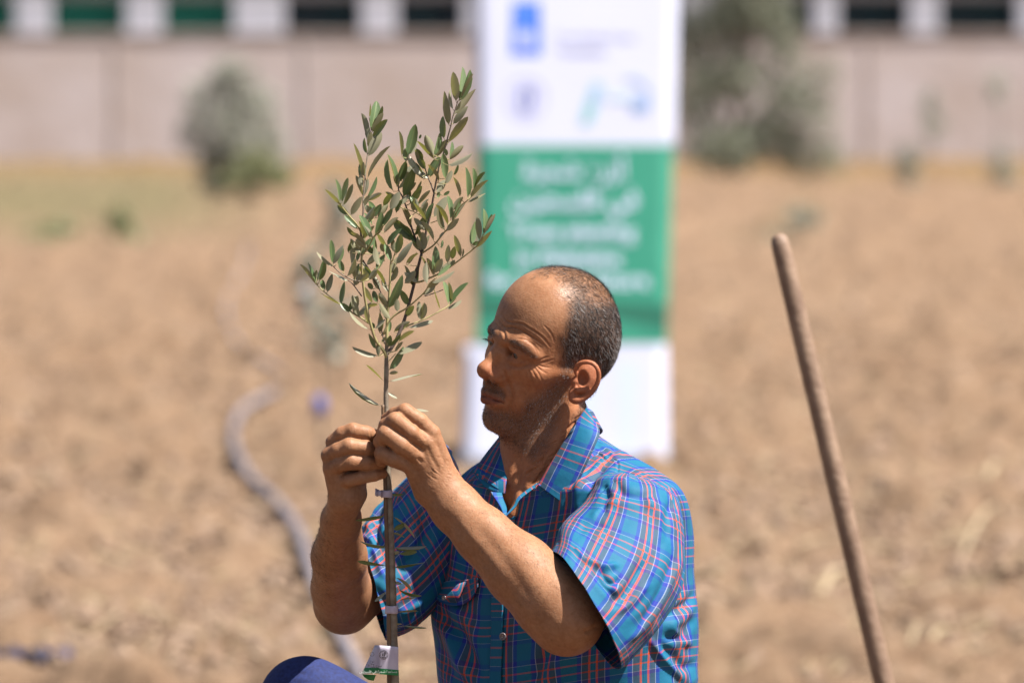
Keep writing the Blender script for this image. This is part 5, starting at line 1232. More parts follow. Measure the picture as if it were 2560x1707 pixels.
# leaves: (enlargement, base x, y, tip x, y, width, look) traced one by one
LV = '''A 880 660 815 195 130 u|A 920 640 970 110 95 g|A 925 660 1130 170 100 g|A 960 600 1170 230 45 u|A 830 780 780 470 55 s|A 850 860 1205 465 105 u|A 830 1010 1040 720 110 s|A 770 1030 655 495 115 u|A 760 1300 1080 925 110 u|A 690 1240 660 880 100 d|A 530 1540 760 1240 110 u|A 520 1500 650 1150 80 g|A 520 1480 400 1180 130 s|A 780 1560 810 1280 60 g|A 770 1570 1015 1360 85 u|A 120 1500 240 1010 150 g|A 130 1490 250 1225 130 u|A 540 1560 250 1290 60 u|A 360 1568 260 1390 80 d|A 300 1240 330 1170 35 g|A 740 1500 700 1390 60 g
B 795 600 905 135 150 g|B 770 400 775 185 28 u|B 850 500 970 215 60 g|B 815 640 1000 335 95 u|B 830 750 1065 435 110 g|B 760 1010 975 645 150 u|B 735 760 640 335 85 u|B 745 740 750 520 80 d|B 735 970 680 720 60 d|B 760 880 820 640 70 s|B 700 1330 495 815 60 u|B 740 1370 1060 820 32 u|B 700 1330 665 1090 80 s|B 640 1360 640 1120 55 d|B 660 1500 640 1280 80 s|B 1280 1010 1230 615 28 u|B 1360 1100 1350 870 100 d|B 1220 1430 1330 1080 110 g|B 1200 1480 1080 975 60 g|B 1150 1560 1040 1060 85 d|B 1200 1460 1165 1125 60 u|B 1300 1400 1480 1160 150 u|B 1560 1330 1410 1020 70 s|B 1540 1080 1500 900 60 u
C 710 420 650 20 110 g|C 750 210 1130 10 60 s|C 610 470 445 190 55 u|C 470 400 620 80 120 d|C 400 280 270 20 100 d|C 460 430 150 85 90 s|C 370 430 250 170 80 d|C 580 640 720 440 110 u|C 720 500 810 290 85 u|C 840 370 905 195 45 g|C 940 710 830 400 50 u|C 1060 720 1045 240 85 g|C 1150 600 1170 255 60 g|C 1170 580 1325 310 55 g|C 1100 730 1375 430 70 u|C 1065 790 1330 620 50 s|C 790 1060 770 680 75 g|C 750 1150 570 815 70 u|C 700 1230 590 870 95 s|C 830 920 980 700 80 u|C 850 1050 940 720 75 g|C 810 1110 1040 800 75 u|C 730 1240 925 1045 95 u|C 530 1020 740 700 140 s|C 600 720 610 625 60 d|C 680 680 775 615 50 d|C 250 1220 470 960 110 d|C 160 1180 50 880 65 u|C 530 1400 345 1080 70 u|C 370 1550 365 1250 120 u|C 410 1070 190 800 55 u|C 150 820 360 530 110 g|C 280 830 485 615 60 u|C 330 880 455 740 40 u|C 170 800 300 440 25 g|C 60 700 215 220 150 g|C 1250 1390 1200 1020 90 u|C 1300 1290 1340 890 80 g|C 1330 1260 1425 970 70 g|C 1320 1290 1520 990 50 u|C 1110 1460 1170 1090 100 g|C 1130 1450 1240 1410 60 d|C 1200 1500 1450 1245 75 u|C 150 760 130 570 80 d|C 200 1320 0 1150 130 d|C 340 1560 180 1340 70 s|C 690 1250 610 1340 40 s
D 310 470 255 115 60 g|D 340 490 455 95 75 d|D 360 530 500 190 75 u|D 330 530 60 290 55 u|D 680 390 545 60 60 u|D 730 410 880 70 60 g|D 740 450 970 330 75 u|D 480 680 660 390 105 u|D 910 640 740 470 60 g|D 840 680 700 520 90 s|D 590 900 375 690 85 g|D 620 1030 420 870 60 d|D 720 1200 490 930 70 u|D 790 1050 640 670 95 g|D 680 1080 620 760 60 u|D 820 840 705 640 35 g|D 870 1010 980 640 110 g|D 960 880 1150 580 85 g|D 1000 960 1235 715 80 u|D 900 720 1080 510 90 u|D 990 530 1120 340 90 g|D 790 720 960 500 90 d|D 1100 600 1240 310 130 u|D 1190 640 1290 430 70 d|D 1410 860 1310 560 65 u|D 1500 1080 1150 730 150 d|D 1050 1150 1260 880 90 g|D 1060 1230 890 980 60 u|D 1170 1260 1130 1040 85 u|D 1200 1290 1250 960 110 g|D 1110 1400 1010 1130 90 g|D 1190 1450 1420 1080 110 s|D 1350 1450 1530 1260 45 u|D 870 1290 840 1160 60 d|D 940 1480 850 1180 80 s|D 1000 1260 960 1120 80 u|D 1010 1400 960 1320 60 d|D 190 1430 150 1060 75 g|D 200 1450 345 1145 90 u|D 270 1440 355 1180 60 g|D 380 1560 300 1380 80 d|D 490 1440 490 1120 85 u|D 440 1260 490 1070 55 g|D 580 1400 620 1260 60 d|D 700 1250 760 1130 70 s
E 310 660 170 350 60 g|E 330 650 420 360 75 u|E 370 640 450 310 95 g|E 490 820 550 520 95 u|E 460 780 400 620 80 d|E 320 600 320 470 50 s|E 320 710 55 390 16 u|E 690 1010 370 865 28 u|E 710 1010 780 660 80 d|E 1000 1200 900 865 85 s|E 1150 1400 815 1145 28 s|E 800 570 940 290 80 u|E 930 610 910 380 85 u|E 940 560 1000 370 55 d|E 600 420 330 180 28 s|E 740 490 690 320 80 d|E 1200 990 1040 730 75 u|E 1130 1050 1280 1000 50 u|E 1130 1310 1080 1090 60 u|E 1440 1070 1300 830 90 u|E 1380 700 1230 430 55 u|E 1320 790 1200 540 90 s|E 1280 980 1200 790 90 d|E 1210 770 1130 680 80 d|E 1320 1450 1300 1150 65 u|E 1240 1390 1390 1230 50 s|E 820 640 520 470 40 s|E 1180 540 1050 290 50 s
F 200 1200 420 680 130 g|F 190 1180 40 990 90 u|F 910 640 940 220 120 g|F 910 650 1030 420 110 u|F 900 690 790 410 75 u|F 830 690 730 370 35 u|F 800 810 780 470 90 s|F 990 640 1060 470 50 s|F 1120 490 1130 210 90 u|F 1190 430 1230 220 90 g|F 1330 390 1210 55 85 u|F 1340 400 1370 260 28 u|F 1030 250 1045 130 40 g|F 1170 540 1240 440 60 u|F 1020 620 1190 460 75 u|F 960 700 1180 520 60 g|F 860 790 1230 600 40 s|F 810 880 1040 740 80 u|F 1130 1130 1080 770 80 g|F 1185 1090 1120 790 70 u|F 1150 1150 1460 800 80 g|F 1100 1200 1340 1060 60 s|F 1000 1210 870 880 20 u|F 705 1380 760 1110 95 u|F 695 1380 690 1090 80 s|F 490 1500 890 1375 60 s|F 280 1560 535 1415 85 u|F 500 510 655 320 40 u|F 530 740 460 520 55 u|F 450 800 620 610 110 s|F 500 1150 390 900 110 d|F 340 1250 320 1040 90 u
G 650 470 740 380 50 u|G 600 685 195 535 75 s|G 870 670 1280 455 90 s|G 920 470 1155 275 65 u|G 770 905 1010 545 110 d|G 770 965 910 940 55 u|G 690 1085 400 840 18 u|G 770 1085 1275 915 20 s|G 640 1465 120 1135 26 d|G 740 1250 900 1350 38 s|G 620 330 610 20 75 u|G 560 580 470 330 70 d|G 600 690 590 470 70 u|G 750 560 790 360 80 g|G 770 320 790 150 70 d|G 760 540 950 330 60 d|G 640 370 730 300 40 d|G 860 620 990 470 50 u|G 1150 1530 1390 1530 40 s|G 540 260 510 170 50 d
H 850 460 460 500 60 d|H 880 865 510 820 55 d|H 870 1110 495 1040 50 d|H 930 180 1095 185 45 d|H 960 650 1125 560 85 d|H 920 690 1105 740 28 u|H 965 880 1390 850 26 d|H 910 970 1045 935 60 u|H 1030 960 1260 915 65 d|H 965 1140 1375 1055 45 d|H 940 1330 1070 1350 50 s|H 990 1270 1215 1440 50 u|H 1020 1420 1320 1530 45 d|H 870 1450 700 1568 45 s|H 950 470 1260 730 12 u|H 920 1555 1000 1568 20 s
I 845 975 1025 975 12 u|I 800 1080 895 1075 26 u|I 900 1085 1100 1090 10 d|I 790 1240 810 1100 60 u|I 860 880 1000 845 10 u'''

def leaf_material():
    m = bpy.data.materials.new('olive_leaf'); m.use_nodes = True; n = m.node_tree; b = n.nodes['Principled BSDF']; L = n.links.new
    g = n.nodes.new('ShaderNodeNewGeometry'); tc = n.nodes.new('ShaderNodeTexCoord'); oi = n.nodes.new('ShaderNodeObjectInfo')
    def rgb(c): x = n.nodes.new('ShaderNodeRGB'); x.outputs[0].default_value = c; return x.outputs[0]
    def mix(f, a, c):
        x = n.nodes.new('ShaderNodeMix'); x.data_type = 'RGBA'
        if isinstance(f, float): x.inputs[0].default_value = f
        else: L(f, x.inputs[0])
        L(a, x.inputs[6]); L(c, x.inputs[7]); return x.outputs[2]
    top = mix(oi.outputs['Random'], rgb(srgb(72, 98, 60)), rgb(srgb(112, 134, 92)))
    und = mix(oi.outputs['Random'], rgb(srgb(136, 132, 102)), rgb(srgb(166, 164, 142)))
    t = n.nodes.new('ShaderNodeTexNoise'); t.inputs['Scale'].default_value = 700; L(tc.outputs['Object'], t.inputs['Vector'])
    r = n.nodes.new('ShaderNodeValToRGB'); r.color_ramp.elements[0].position = .56; r.color_ramp.elements[1].position = .7; L(t.outputs['Fac'], r.inputs[0])
    dust = n.nodes.new('ShaderNodeMath'); dust.operation = 'MULTIPLY'; dust.inputs[1].default_value = .35; L(r.outputs[0], dust.inputs[0])
    top = mix(dust.outputs[0], top, rgb(srgb(170, 180, 160)))
    sx = n.nodes.new('ShaderNodeSeparateXYZ'); L(tc.outputs['Generated'], sx.inputs[0])
    ab = n.nodes.new('ShaderNodeMath'); ab.operation = 'SUBTRACT'; ab.inputs[1].default_value = .5; L(sx.outputs[0], ab.inputs[0])
    a2 = n.nodes.new('ShaderNodeMath'); a2.operation = 'ABSOLUTE'; L(ab.outputs[0], a2.inputs[0])
    ls = n.nodes.new('ShaderNodeMath'); ls.operation = 'LESS_THAN'; ls.inputs[1].default_value = .035; L(a2.outputs[0], ls.inputs[0])
    mr = n.nodes.new('ShaderNodeMath'); mr.operation = 'MULTIPLY'; mr.inputs[1].default_value = .5; L(ls.outputs[0], mr.inputs[0])
    top = mix(mr.outputs[0], top, rgb(srgb(150, 165, 105)))
    c = mix(g.outputs['Backfacing'], top, und); L(c, b.inputs['Base Color'])
    b.inputs['Roughness'].default_value = .42; b.inputs['Specular IOR Level'].default_value = .5
    tr = n.nodes.new('ShaderNodeBsdfTranslucent'); tr.inputs[0].default_value = srgb(160, 160, 64)
    ms = n.nodes.new('ShaderNodeMixShader'); ms.inputs[0].default_value = .24; L(b.outputs[0], ms.inputs[1]); L(tr.outputs[0], ms.inputs[2]); L(ms.outputs[0], n.nodes['Material Output'].inputs[0])
    return m
LEAF = leaf_material()
def leaf_shape(bend, fold, twist, skew):
    """unit leaf: length 1 along y, half width .5 along x, top face towards +z"""
    ys = [0, .05, .14, .32, .54, .76, .92, 1.0]; wd = [.05, .12, .60, .94, 1.04, .86, .47, .04]; V = []; F = []
    for y, w_ in zip(ys, wd):
        zc = bend * (y * y - .3 * y); cx = skew * math.sin(math.pi * y)
        a = twist * (y - .4)
        for s_ in (-1, -.5, 0, .5, 1):
            x = s_ * .5 * w_; z = abs(s_) * fold * w_
            V.append((cx + x * math.cos(a) - z * math.sin(a) * .2, y, zc + z + x * math.sin(a) * .22))
    for i in range(len(ys) - 1):
        for j in range(4): F.append((i * 5 + j, i * 5 + j + 1, (i + 1) * 5 + j + 1, (i + 1) * 5 + j))
    me = bpy.data.meshes.new('leaf'); me.from_pydata(V, [], F); me.polygons.foreach_set('use_smooth', [True] * len(F)); me.update(); me.materials.append(LEAF); return me
LM = [leaf_shape(b_, f, t, s_) for (b_, f, t, s_) in ((.10, .07, .3, .03), (-.08, .10, -.5, -.05), (.16, .05, .8, .06), (.03, .12, -.2, -.02), (-.14, .08, .5, .04), (.07, .04, -.9, 0))]
for i in range(61):
    _r = np.random.RandomState(900 + i); bq = BR[_r.randint(90, len(BR))]
    for _ in range(40):
        if 860 < bq[0] < 1075 and 440 < bq[1] < 800: break
        bq = BR[_r.randint(90, len(BR))]
    an = -math.pi / 2 + _r.uniform(-.95, .95); LL = _r.uniform(30, 50) * 6.272; x0_ = (bq[0] - 740) * 6.272; y0_ = (bq[1] - 600) * 6.272
    LV += '|E %.0f %.0f %.0f %.0f %.0f %s' % (x0_, y0_, x0_ + LL * math.cos(an), y0_ + LL * math.sin(an), _r.uniform(55, 95), 'usgsd'[_r.randint(5)])
BRA = np.array(BR); rl = np.random.RandomState(5); NL = 0
Sm = np.array([SUN[0], -SUN[2], SUN[1]])            # sun in the model frame (approximately)
for line in LV.replace('\n', '|').split('|'):
    k, bx, by, tx, ty, wd, look = line.split(); s_ = _z[k][2]
    b0 = np.array(Z(k, float(bx), float(by))); b1 = np.array(Z(k, float(tx), float(ty))); wpx = float(wd) / s_
    d = np.hypot(BRA[:, 0] - b0[0], BRA[:, 1] - b0[1]); j = int(np.argmin(d)); near = d[j]
    z0 = BRA[j, 2] if near < 18 else SZ + rl.uniform(-30, 30)
    side = {'g': -1, 'u': 1, 's': -1, 'd': 1}[look]
    L2 = np.linalg.norm(b1 - b0); z1_ = z0 + rl.uniform(-.35, .35) * L2 + (8 if look == 'd' else -4)
    A = M(b0[0], b0[1], z0); B_ = M(b1[0], b1[1], z1_); ax = B_ - A; Ln = np.linalg.norm(ax); ax /= Ln
    # short stalk back to the branch
    wpx *= .8 if k in 'HI' else 1.0; full = max(wpx, min(15 if k in 'HI' else 25, L2 * .36) * rl.uniform(.85, 1.1)); c = min(1, wpx / full); phi = math.acos(c)
    V0 = np.array([0, 0, -1.0]); vn = V0 - ax * V0.dot(ax); vn /= np.linalg.norm(vn); sd_ = np.cross(ax, vn)
    if sd_.dot(Sm) < 0: sd_ = -sd_                   # sd_ points to the sunny side
    # visible-face normal: lit looks turn it sunwards, shaded looks turn it away
    ph = max(phi, .30 if look in 'ud' else .12)
    nv = math.cos(ph) * vn + math.sin(ph) * sd_ * (1 if look in 'gs' else -1)
    nrm = nv if look in 'gd' else -nv                # top face shown for g and d, underside for u and s
    xax = np.cross(ax, nrm)
    Mx = np.eye(4); mm_ = lambda v: (v[0] * RGT - v[1] * UPV + v[2] * FWD)
    X, Y, Zc = mm_(xax), mm_(ax), mm_(nrm)
    if np.dot(np.cross(X, Y), Zc) < 0: X = -X
    Mx[:3, 0] = X * full * PX; Mx[:3, 1] = Y * Ln * PX; Mx[:3, 2] = Zc * Ln * PX * .9; Mx[:3, 3] = m2w(A) - pbase
    o = bpy.data.objects.new('leaf', LM[rl.randint(len(LM))]); COL.objects.link(o); o.parent = sap; o.matrix_basis = Matrix(Mx.tolist()); NL += 1
    if 3 < near < 34:
        q = M(BRA[j, 0], BRA[j, 1], BRA[j, 2]); V, F = tube(m2w(np.array([q, (q + A) / 2 + (0, 1, 0), A])) - m2w(A), [.9 * PX, .8 * PX, .8 * PX], 5); b = MB(); b.add(V, F)
        oo = b.build('petiole', twigM, sap, smooth=True); oo.location = tuple(m2w(A) - pbase)
print('LEAVES', NL)

# cane support beside the stem
caneM = mat('brown_cane', srgb(134, 104, 76), .6, (60, srgb(106, 80, 58), 5), (300, .4, .0006))
cpts = catmull([(957, 1012), (958, 1080), (961, 1140), (963, 1230), (966, 1330), (969, 1440), (972, 1560), (973, 1700), (974, 2000), (976, 2860)], 60)
croot = m2w(M(976, 2860, SZ - 6)); croot[2] = pbase[2]
cane = empty('support_cane', croot, 'thin brown cane tied along the left side of the sapling stem', 'stake')
V, F = tube(np.array([m2w(M(a, b_, SZ - 9)) for a, b_ in cpts]) - croot, np.linspace(3.6, 6.2, 60) * PX * (1 + .12 * (np.arange(60) % 11 == 0)), 9); b = MB(); b.add(V, F); b.build('cane', caneM, cane, smooth=True)
# white ties
tieM = mat('white_tape', srgb(168, 158, 176), .6, (200, srgb(178, 168, 188), 3))
def ring_tape(px, py, z, rx, rz, h, label, flag=None):
    c0 = m2w(M(px, py, z)); V = []; F = []; n_ = 28; nr = 5
    for i in range(nr):
        for j in range(n_):
            a = 2 * math.pi * j / n_; p = M(px, py, z) + np.array([rx * math.cos(a), (i / (nr - 1) - .5) * h + .6 * math.sin(3 * a + i), rz * math.sin(a)]); V.append(m2w(p) - c0)
    for i in range(nr - 1):
        for j in range(n_): F.append((i * n_ + j, i * n_ + (j + 1) % n_, (i + 1) * n_ + (j + 1) % n_, (i + 1) * n_ + j))
    b = MB(); b.add(V, F); 
    if flag:
        P = [m2w(M(*q)) - c0 for q in flag]; k = len(P) // 2
        b.add(P, [(i, i + 1, k + i + 1, k + i) for i in range(k - 1)])
    o = b.build('tie_tape', tieM, smooth=True); o.location = tuple(c0); tag(o, label, 'tie', 'white tapes round the stem'); o.modifiers.new('s', 'SOLIDIFY').thickness = .0005; return o
ring_tape(967, 1234, SZ - 3, 13, 15, 18, 'crumpled white tape tied round the stem just below the hands', [(954, 1226, SZ - 16), (948, 1224, SZ - 20), (943, 1222, SZ - 12), (939, 1220, SZ - 18), (954, 1242, SZ - 16), (948, 1239, SZ - 22), (943, 1241, SZ - 14), (938, 1238, SZ - 20)])
ring_tape(979, 1523, SZ - 3, 15, 16, 19, 'short white tape band round the stem a little above the printed tag')

# printed tag wrapped round the stem
tagM = mat('tag_paper', srgb(190, 182, 196), .55, (60, srgb(176, 166, 184), 3)); inkM = mat('tag_ink', srgb(52, 44, 52), .6); tgM = mat('tag_green', srgb(14, 116, 58), .5)
t0 = m2w(M(955, 1650, SZ)); ptag = empty('plant_tag', t0, 'white printed plant tag with a green band wrapped round the foot of the stem', 'tag')
def tagpt(u, v, off=0):            # u along the strip, v from top (0) to bottom (1)
    if u < .33:                    # free left flap, angled back
        f = u / .33; x = 905 + (948 - 905) * f + (1 - v) * 32 * (1 - f); y = 1612 + v * 70 + (f - 1) * 0; z = SZ - 10 + (1 - f) * 26 - 8 * math.sin(f * 3)
    else:
        f = (u - .33) / .67; a = math.pi * (f * 1.15 - .0); x = 948 + f * 48; y = 1612 + v * 72 + f * 4; z = SZ - 24 - 5 * math.sin(f * math.pi)
    return M(x, y, z - off)
def tagstrip(u0, u1, v0, v1, off, m, name, nu=30, nv=8, par=ptag):
    V = [m2w(tagpt(u0 + (u1 - u0) * i / (nu - 1), v0 + (v1 - v0) * j / (nv - 1), off)) - t0 for i in range(nu) for j in range(nv)]
    b = MB(); b.add(V, [(i * nv + j, i * nv + j + 1, (i + 1) * nv + j + 1, (i + 1) * nv + j) for i in range(nu - 1) for j in range(nv - 1)]); return b.build(name, m, par, smooth=True)
sheet_ = tagstrip(0, 1, 0, 1, 0, tagM, 'paper'); sheet_.modifiers.new('s', 'SOLIDIFY').thickness = .0004
tagstrip(0, 1, .80, 1.0, 1.0, tgM, 'green_band')
b = MB(); V = [m2w(M(*q)) - t0 for q in ((906, 1684, SZ - 2), (940, 1686, SZ - 14), (935, 1700, SZ - 4), (922, 1698, SZ + 6), (912, 1692, SZ + 8))]; b.add(V, [(0, 1, 2, 3, 4)]); o = b.build('curled_end', tgM, ptag); o.modifiers.new('s', 'SOLIDIFY').thickness = .0005
def ring2d(cx, cy, r0, r1, n_=28):
    return [(cx + r * math.cos(2 * math.pi * j / n_), cy + r * math.sin(2 * math.pi * j / n_)) for r in (r0, r1) for j in range(n_)], [(j, (j + 1) % n_, n_ + (j + 1) % n_, n_ + j) for j in range(n_)]
em = MB()
for (r0, r1) in ((10.6, 11.6), (7.4, 8.0)):
    P, F = ring2d(959, 1636, r0, r1); em.add([m2w(M(a, b_, SZ - 31)) - t0 for a, b_ in P], F)
for j in range(20):
    a = j * math.pi / 10; c_ = (959 + 9.2 * math.cos(a), 1636 + 9.2 * math.sin(a)); em.add([m2w(M(c_[0] + q[0], c_[1] + q[1], SZ - 31)) - t0 for q in ((-.9, -.9), (.9, -.9), (.9, .9), (-.9, .9))], [(0, 1, 2, 3)])
for q in ([(957, 1641), (955, 1636), (957, 1630), (959, 1633), (958.4, 1641)], [(960, 1642), (960, 1630), (963, 1627), (965, 1633), (962, 1640)], [(953, 1641), (954, 1643), (965, 1643), (965, 1641.6)]):
    em.add([m2w(M(a, b_, SZ - 31)) - t0 for a, b_ in q], [tuple(range(len(q)))])
em.build('emblem', inkM, ptag)
em = MB(); P, F = ring2d(930, 1634, 4.5, 5.6, 16); em.add([m2w(M(a, b_, SZ - 18)) - t0 for a, b_ in P], F); em.build('emblem', inkM, ptag)
def text(body, px, py, z, size, m, parent, base, name='lettering', ext=0, align='CENTER', flat=None, bold=0):
    """lettering as a mesh; flat=(position) puts it upright facing the field, else on the camera-side of the stem"""
    cu = bpy.data.curves.new(name, 'FONT'); cu.body = body; cu.size = size if flat is not None else size * PX; cu.align_x = align; cu.align_y = 'CENTER'; cu.extrude = ext; cu.resolution_u = 2; cu.offset = bold
    tmp = bpy.data.objects.new('tmp', cu); COL.objects.link(tmp); dg = bpy.context.evaluated_depsgraph_get(); me = bpy.data.meshes.new_from_object(tmp.evaluated_get(dg)); bpy.data.objects.remove(tmp); me.name = name
    me.materials.clear(); o = link(name, me, m, parent); o['kind'] = 'stuff'
    if flat is not None: o.location = tuple(flat); o.rotation_euler = (math.pi / 2 - LEAN, 0, 0)
    else: o.location = tuple(m2w(M(px, py, z)) - base); o.rotation_euler = Matrix(np.stack([RGT, UPV, -FWD], 1).tolist()).to_euler()
    return o
LEAN = math.radians(13)
AR = {'ا': ('\uFE8D', '\uFE8E'), 'أ': ('\uFE83', '\uFE84'), 'ب': ('\uFE8F', '\uFE90', '\uFE91', '\uFE92'), 'ت': ('\uFE95', '\uFE96', '\uFE97', '\uFE98'), 'ة': ('\uFE93', '\uFE94'), 'ج': ('\uFE9D', '\uFE9E', '\uFE9F', '\uFEA0'), 'ح': ('\uFEA1', '\uFEA2', '\uFEA3', '\uFEA4'),
      'د': ('\uFEA9', '\uFEAA'), 'ر': ('\uFEAD', '\uFEAE'), 'ز': ('\uFEAF', '\uFEB0'), 'س': ('\uFEB1', '\uFEB2', '\uFEB3', '\uFEB4'), 'ش': ('\uFEB5', '\uFEB6', '\uFEB7', '\uFEB8'), 'ص': ('\uFEB9', '\uFEBA', '\uFEBB', '\uFEBC'), 'ط': ('\uFEC1', '\uFEC2', '\uFEC3', '\uFEC4'),
      'ع': ('\uFEC9', '\uFECA', '\uFECB', '\uFECC'), 'ف': ('\uFED1', '\uFED2', '\uFED3', '\uFED4'), 'ل': ('\uFEDD', '\uFEDE', '\uFEDF', '\uFEE0'), 'م': ('\uFEE1', '\uFEE2', '\uFEE3', '\uFEE4'), 'ن': ('\uFEE5', '\uFEE6', '\uFEE7', '\uFEE8'), 'و': ('\uFEED', '\uFEEE'), 'ي': ('\uFEF1', '\uFEF2', '\uFEF3', '\uFEF4'), 'ع ': ('\uFEC9',)}
def arabic(s_):
    out = []
    for w_ in s_.split(' '):
        g = ''; prev = False
        for i, ch in enumerate(w_):
            f = AR.get(ch); nxt = i + 1 < len(w_) and w_[i + 1] in AR
            if f is None: g += ch; prev = False; continue
            dual = len(f) == 4; join = dual and nxt
            g += f[(3 if join else 1) if prev else (2 if join else 0)] if dual else f[1 if prev else 0]; prev = join
        out.append(g[::-1])
    return ' '.join(out[::-1])
text(arabic('نوع'), 930, 1652, SZ - 18, 9, inkM, ptag, t0); text('18', 920, 1663, SZ - 14, 9, inkM, ptag, t0)
text(arabic('سري'), 945, 1663, SZ - 32, 10, inkM, ptag, t0)
em = MB(); em.add([m2w(M(a, b_, SZ - 24)) - t0 for a, b_ in ((927, 1659), (935, 1659), (935, 1667), (927, 1667), (928, 1660), (934, 1660), (934, 1666), (928, 1666))], [(0, 1, 5, 4), (1, 2, 6, 5), (2, 3, 7, 6), (3, 0, 4, 7)]); em.build('box_mark', inkM, ptag)
wM = mat('tag_white_ink', srgb(215, 225, 215), .6); text(arabic('مساعدة شجرة في فلسطين'), 946, 1678, SZ - 33, 8.5, wM, ptag, t0)

# ---------------------------------------------------------------- roll-up banner
BD = 24.2
bb = at(1415, 1183, BD); bb[2] = 0
ban = empty('rollup_banner', bb, 'tall roll-up banner with white top, green middle and white foot standing behind the man', 'banner')
bw_ = mat('banner_white', (.53, .55, .69, 1), .5, (3, (.51, .53, .67, 1))); bgM = mat('banner_green', (.018, .215, .140, 1), .5, (2, (.028, .25, .165, 1))); bdk = mat('banner_dark_green', (.008, .12, .075, 1), .5); bblue = mat('banner_blue', (.006, .11, .70, 1), .5)
blav = mat('banner_lavender', (.42, .43, .68, 1), .5); bteal = mat('banner_teal', (.22, .44, .48, 1), .5); bink = mat('banner_text', (.55, .64, .82, 1), .5); bgrey = mat('banner_grey_blue', (.14, .16, .42, 1), .5); bpale = mat('banner_pale_blue', (.34, .44, .68, 1), .5)
def bpt(px, py, d=0):              # the banner leans back a little
    zz = at(px, py, BD)[2]; return at(px, py, BD - d * 1.0 + math.tan(LEAN) * zz) - bb
def panel(y0, y1, l0, r0, l1, r1, m, name, n_=14):
    V = []
    for i in range(n_):
        t = i / (n_ - 1); 
        for j in range(n_):
            s_ = j / (n_ - 1); x = (l0 + (l1 - l0) * t) * (1 - s_) + (r0 + (r1 - r0) * t) * s_; V.append(bpt(x, y0 + (y1 - y0) * t, .012 * math.sin(t * 3) + .010 * math.sin(s_ * 5)))
    b = MB(); b.add(V, [(i * n_ + j, i * n_ + j + 1, (i + 1) * n_ + j + 1, (i + 1) * n_ + j) for i in range(n_ - 1) for j in range(n_ - 1)]); o = b.build(name, m, ban, smooth=True); o.modifiers.new('s', 'SOLIDIFY').thickness = .004; return o
def banner_sheet():
    ys = list(np.linspace(-60, 364, 12)) + list(np.linspace(370, 858, 14)) + list(np.linspace(864, 1160, 10)); nc = 16; V = []
    L_ = np.interp(ys, [-60, 364, 370, 858, 864, 1160], [1184, 1190, 1192, 1190, 1162, 1152]); R_ = np.interp(ys, [-60, 364, 370, 858, 864, 1160], [1697, 1688, 1683, 1668, 1668, 1670])
    for y, l, r in zip(ys, L_, R_):
        for j in range(nc): s_ = j / (nc - 1); V.append(bpt(l + (r - l) * s_, y, .0015 * math.sin(s_ * 5 + y * .004)))
    F = [(i * nc + j, i * nc + j + 1, (i + 1) * nc + j + 1, (i + 1) * nc + j) for i in range(len(ys) - 1) for j in range(nc - 1)]
    b = MB(); b.add(V, F); o = b.build('printed_sheet', bw_, ban, smooth=True); o.data.materials.append(bgM)
    for q, p in enumerate(o.data.polygons): r = q // (nc - 1); p.material_index = 1 if 11 <= r < 25 else 0
    o.modifiers.new('s', 'SOLIDIFY').thickness = .002
banner_sheet()
def shape(pts, m, name, d=.005):
    b = MB(); b.add([bpt(a, b_, d) for a, b_ in pts], [tuple(range(len(pts)))]); return b.build(name, m, ban)
def bring(cx, cy, r0, r1, m, name, d=.005, a0=0, a1=2 * math.pi, sy=1):
    n_ = 30; P = [bpt(cx + r * math.cos(a0 + (a1 - a0) * j / (n_ - 1)), cy + sy * r * math.sin(a0 + (a1 - a0) * j / (n_ - 1)), d) for r in (r0, r1) for j in range(n_)]
    b = MB(); b.add(P, [(j, j + 1, n_ + j + 1, n_ + j) for j in range(n_ - 1)]); return b.build(name, m, ban)
shape([(1282, 6), (1350, 6), (1352, 140), (1278, 140)], bblue, 'blue_logo', .004)
bring(1314, 94, 0, 17, bw_, 'logo_disc', .006); bring(1314, 94, 17, 22, bpale, 'logo_ring', .0075); shape([(1296, 121), (1334, 121), (1331, 126), (1299, 126)], bw_, 'logo_bar', .0075)
for q in range(3): shape([(1294 + q * 14, 14), (1302 + q * 14, 14), (1302 + q * 14, 62), (1294 + q * 14, 62)], mat('logo_light_blue', (.10, .25, .80, 1)) if q == 0 else bpy.data.materials['logo_light_blue'], 'logo_stripe', .006)
bring(1315, 246, 44, 54, blav, 'emblem_ring'); bring(1315, 246, 26, 29, blav, 'emblem_ring')
for q in ([(1298, 222), (1312, 216), (1310, 262), (1300, 270)], [(1318, 216), (1334, 226), (1332, 262), (1320, 266)], [(1296, 274), (1336, 270), (1332, 280), (1302, 282)]): shape(q, bgrey, 'emblem_mark')
shape([(1484, 208), (1512, 214), (1478, 308), (1452, 312), (1462, 270)], bteal, 'leaf_logo'); shape([(1492, 214), (1512, 222), (1498, 262), (1480, 258)], bpale, 'leaf_logo', .0075)
bring(1578, 240, 38, 48, bpale, 'swoosh', .005, -1.9, .3); bring(1602, 262, 0, 24, mat('banner_mid_blue', (.20, .32, .58, 1)), 'swoosh', .0065, 0, 2 * math.pi, .7); shape([(1520, 236), (1580, 232), (1580, 250), (1522, 252)], mat('banner_faint', (.46, .58, .68, 1)), 'swoosh', .005)
shape([(1192, 740), (1668, 760), (1668, 858), (1192, 858)], bdk, 'dark_band', .004); shape([(1192, 800), (1420, 770), (1668, 830), (1668, 858), (1192, 858)], bgM, 'hill_shape', .0055)
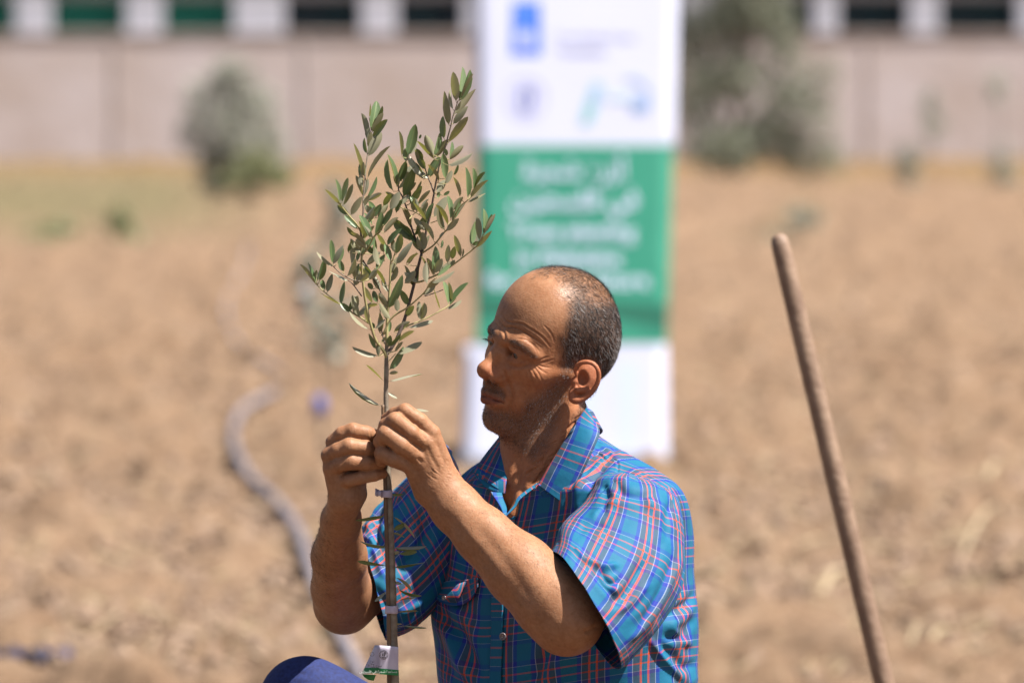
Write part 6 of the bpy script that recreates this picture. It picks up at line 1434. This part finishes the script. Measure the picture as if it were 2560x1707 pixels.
for (a, b_, c_, d_) in ((1540, 900, 1600, 1120), (1400, 940, 1500, 1100)): shape([(a, b_), (c_, b_ + 10), (c_ - 20, d_), (a + 10, d_)], mat('banner_haze_blue', (.48, .55, .74, 1)) if 'banner_haze_blue' not in bpy.data.materials else bpy.data.materials['banner_haze_blue'], 'photo_print', .004)
def btext(body, px, py, size, m, align='CENTER', bold=0): return text(body, 0, 0, 0, size, m, ban, bb, 'lettering', align=align, flat=bpt(px, py, .005), ext=.001, bold=bold)
k = BD / FPX
def fitted(body, cx, cy, wpx, m, bold):
    o = btext(body, cx, cy, 60 * k, m, bold=bold); co = [v.co.x for v in o.data.vertices]; f = wpx * k / (max(co) - min(co)); o.scale = (f, f, f); o.location.x += -(max(co) + min(co)) / 2 * f; return o
fitted(arabic('أزرع شجرة'), 1438, 425, 262, bink, .002); fitted(arabic('في فلسطين'), 1435, 500, 322, bink, .0025)
fitted('Trees planting', 1430, 580, 318, bink, .002); fitted('in Palestine', 1422, 646, 262, bink, .002); fitted('for a green future', 1420, 702, 408, bink, .002)
fitted('Trees Planting Project', 1490, 92, 205, blav, .001); fitted('Palestine', 1455, 126, 120, blav, .001)
metalM = mat('banner_metal', (.55, .55, .56, 1), .35, metal=.9)
b = MB(); b.tube([bpt(1420, -58, -.06), bpt(1412, 1172, -.06)], .010, 8); b.build('pole', metalM, ban, smooth=True)
b = MB(); b.box(bpt(1444, -62, 0), (.445, .012, .012)); b.build('top_rail', metalM, ban, bevel=.003)
b = MB(); b.box(bpt(1412, 1166, 0), (.46, .05, .04)); b.build('base_housing', metalM, ban, bevel=.01)
for q in (1220, 1610):
    b = MB(); b.box(bpt(q, 1180, .04), (.02, .17, .012)); b.build('foot', metalM, ban, bevel=.004)
# ---------------------------------------------------------------- albedo level: everything but the white paint and far walls
KEEP = ('banner', 'white_render', 'plaster_wall', 'pier', 'coping', 'green_shutter', 'dark_opening', 'logo', 'beige_render', 'tag_', 'white_tape')
def level(m, k):
    n = m.node_tree
    for nd in list(n.nodes):
        if nd.type == 'BSDF_PRINCIPLED': s = nd.inputs['Base Color']
        elif nd.type == 'BSDF_TRANSLUCENT': s = nd.inputs[0]
        else: continue
        if s.is_linked:
            src = s.links[0].from_socket; x = n.nodes.new('ShaderNodeMix'); x.data_type = 'RGBA'; x.blend_type = 'MULTIPLY'; x.inputs[0].default_value = 1
            n.links.new(src, x.inputs[6]); x.inputs[7].default_value = (k, k, k, 1); n.links.new(x.outputs[2], s)
        else:
            c = s.default_value; s.default_value = (c[0] * k, c[1] * k, c[2] * k, 1)
LV_K = {'dry_soil': .53, 'skin': .60, 'blue_denim': .40, 'plaid_cotton': .60, 'olive_leaf': .76, 'sapling_bark': .74, 'green_twig': .74, 'olive_foliage': .72, 'dark_foliage': .72, 'grass_green': .6}
for m in bpy.data.materials:
    if not m.use_nodes: continue
    if any(m.name.startswith(q) for q in KEEP): level(m, .87); continue
    level(m, LV_K.get(m.name, .57))
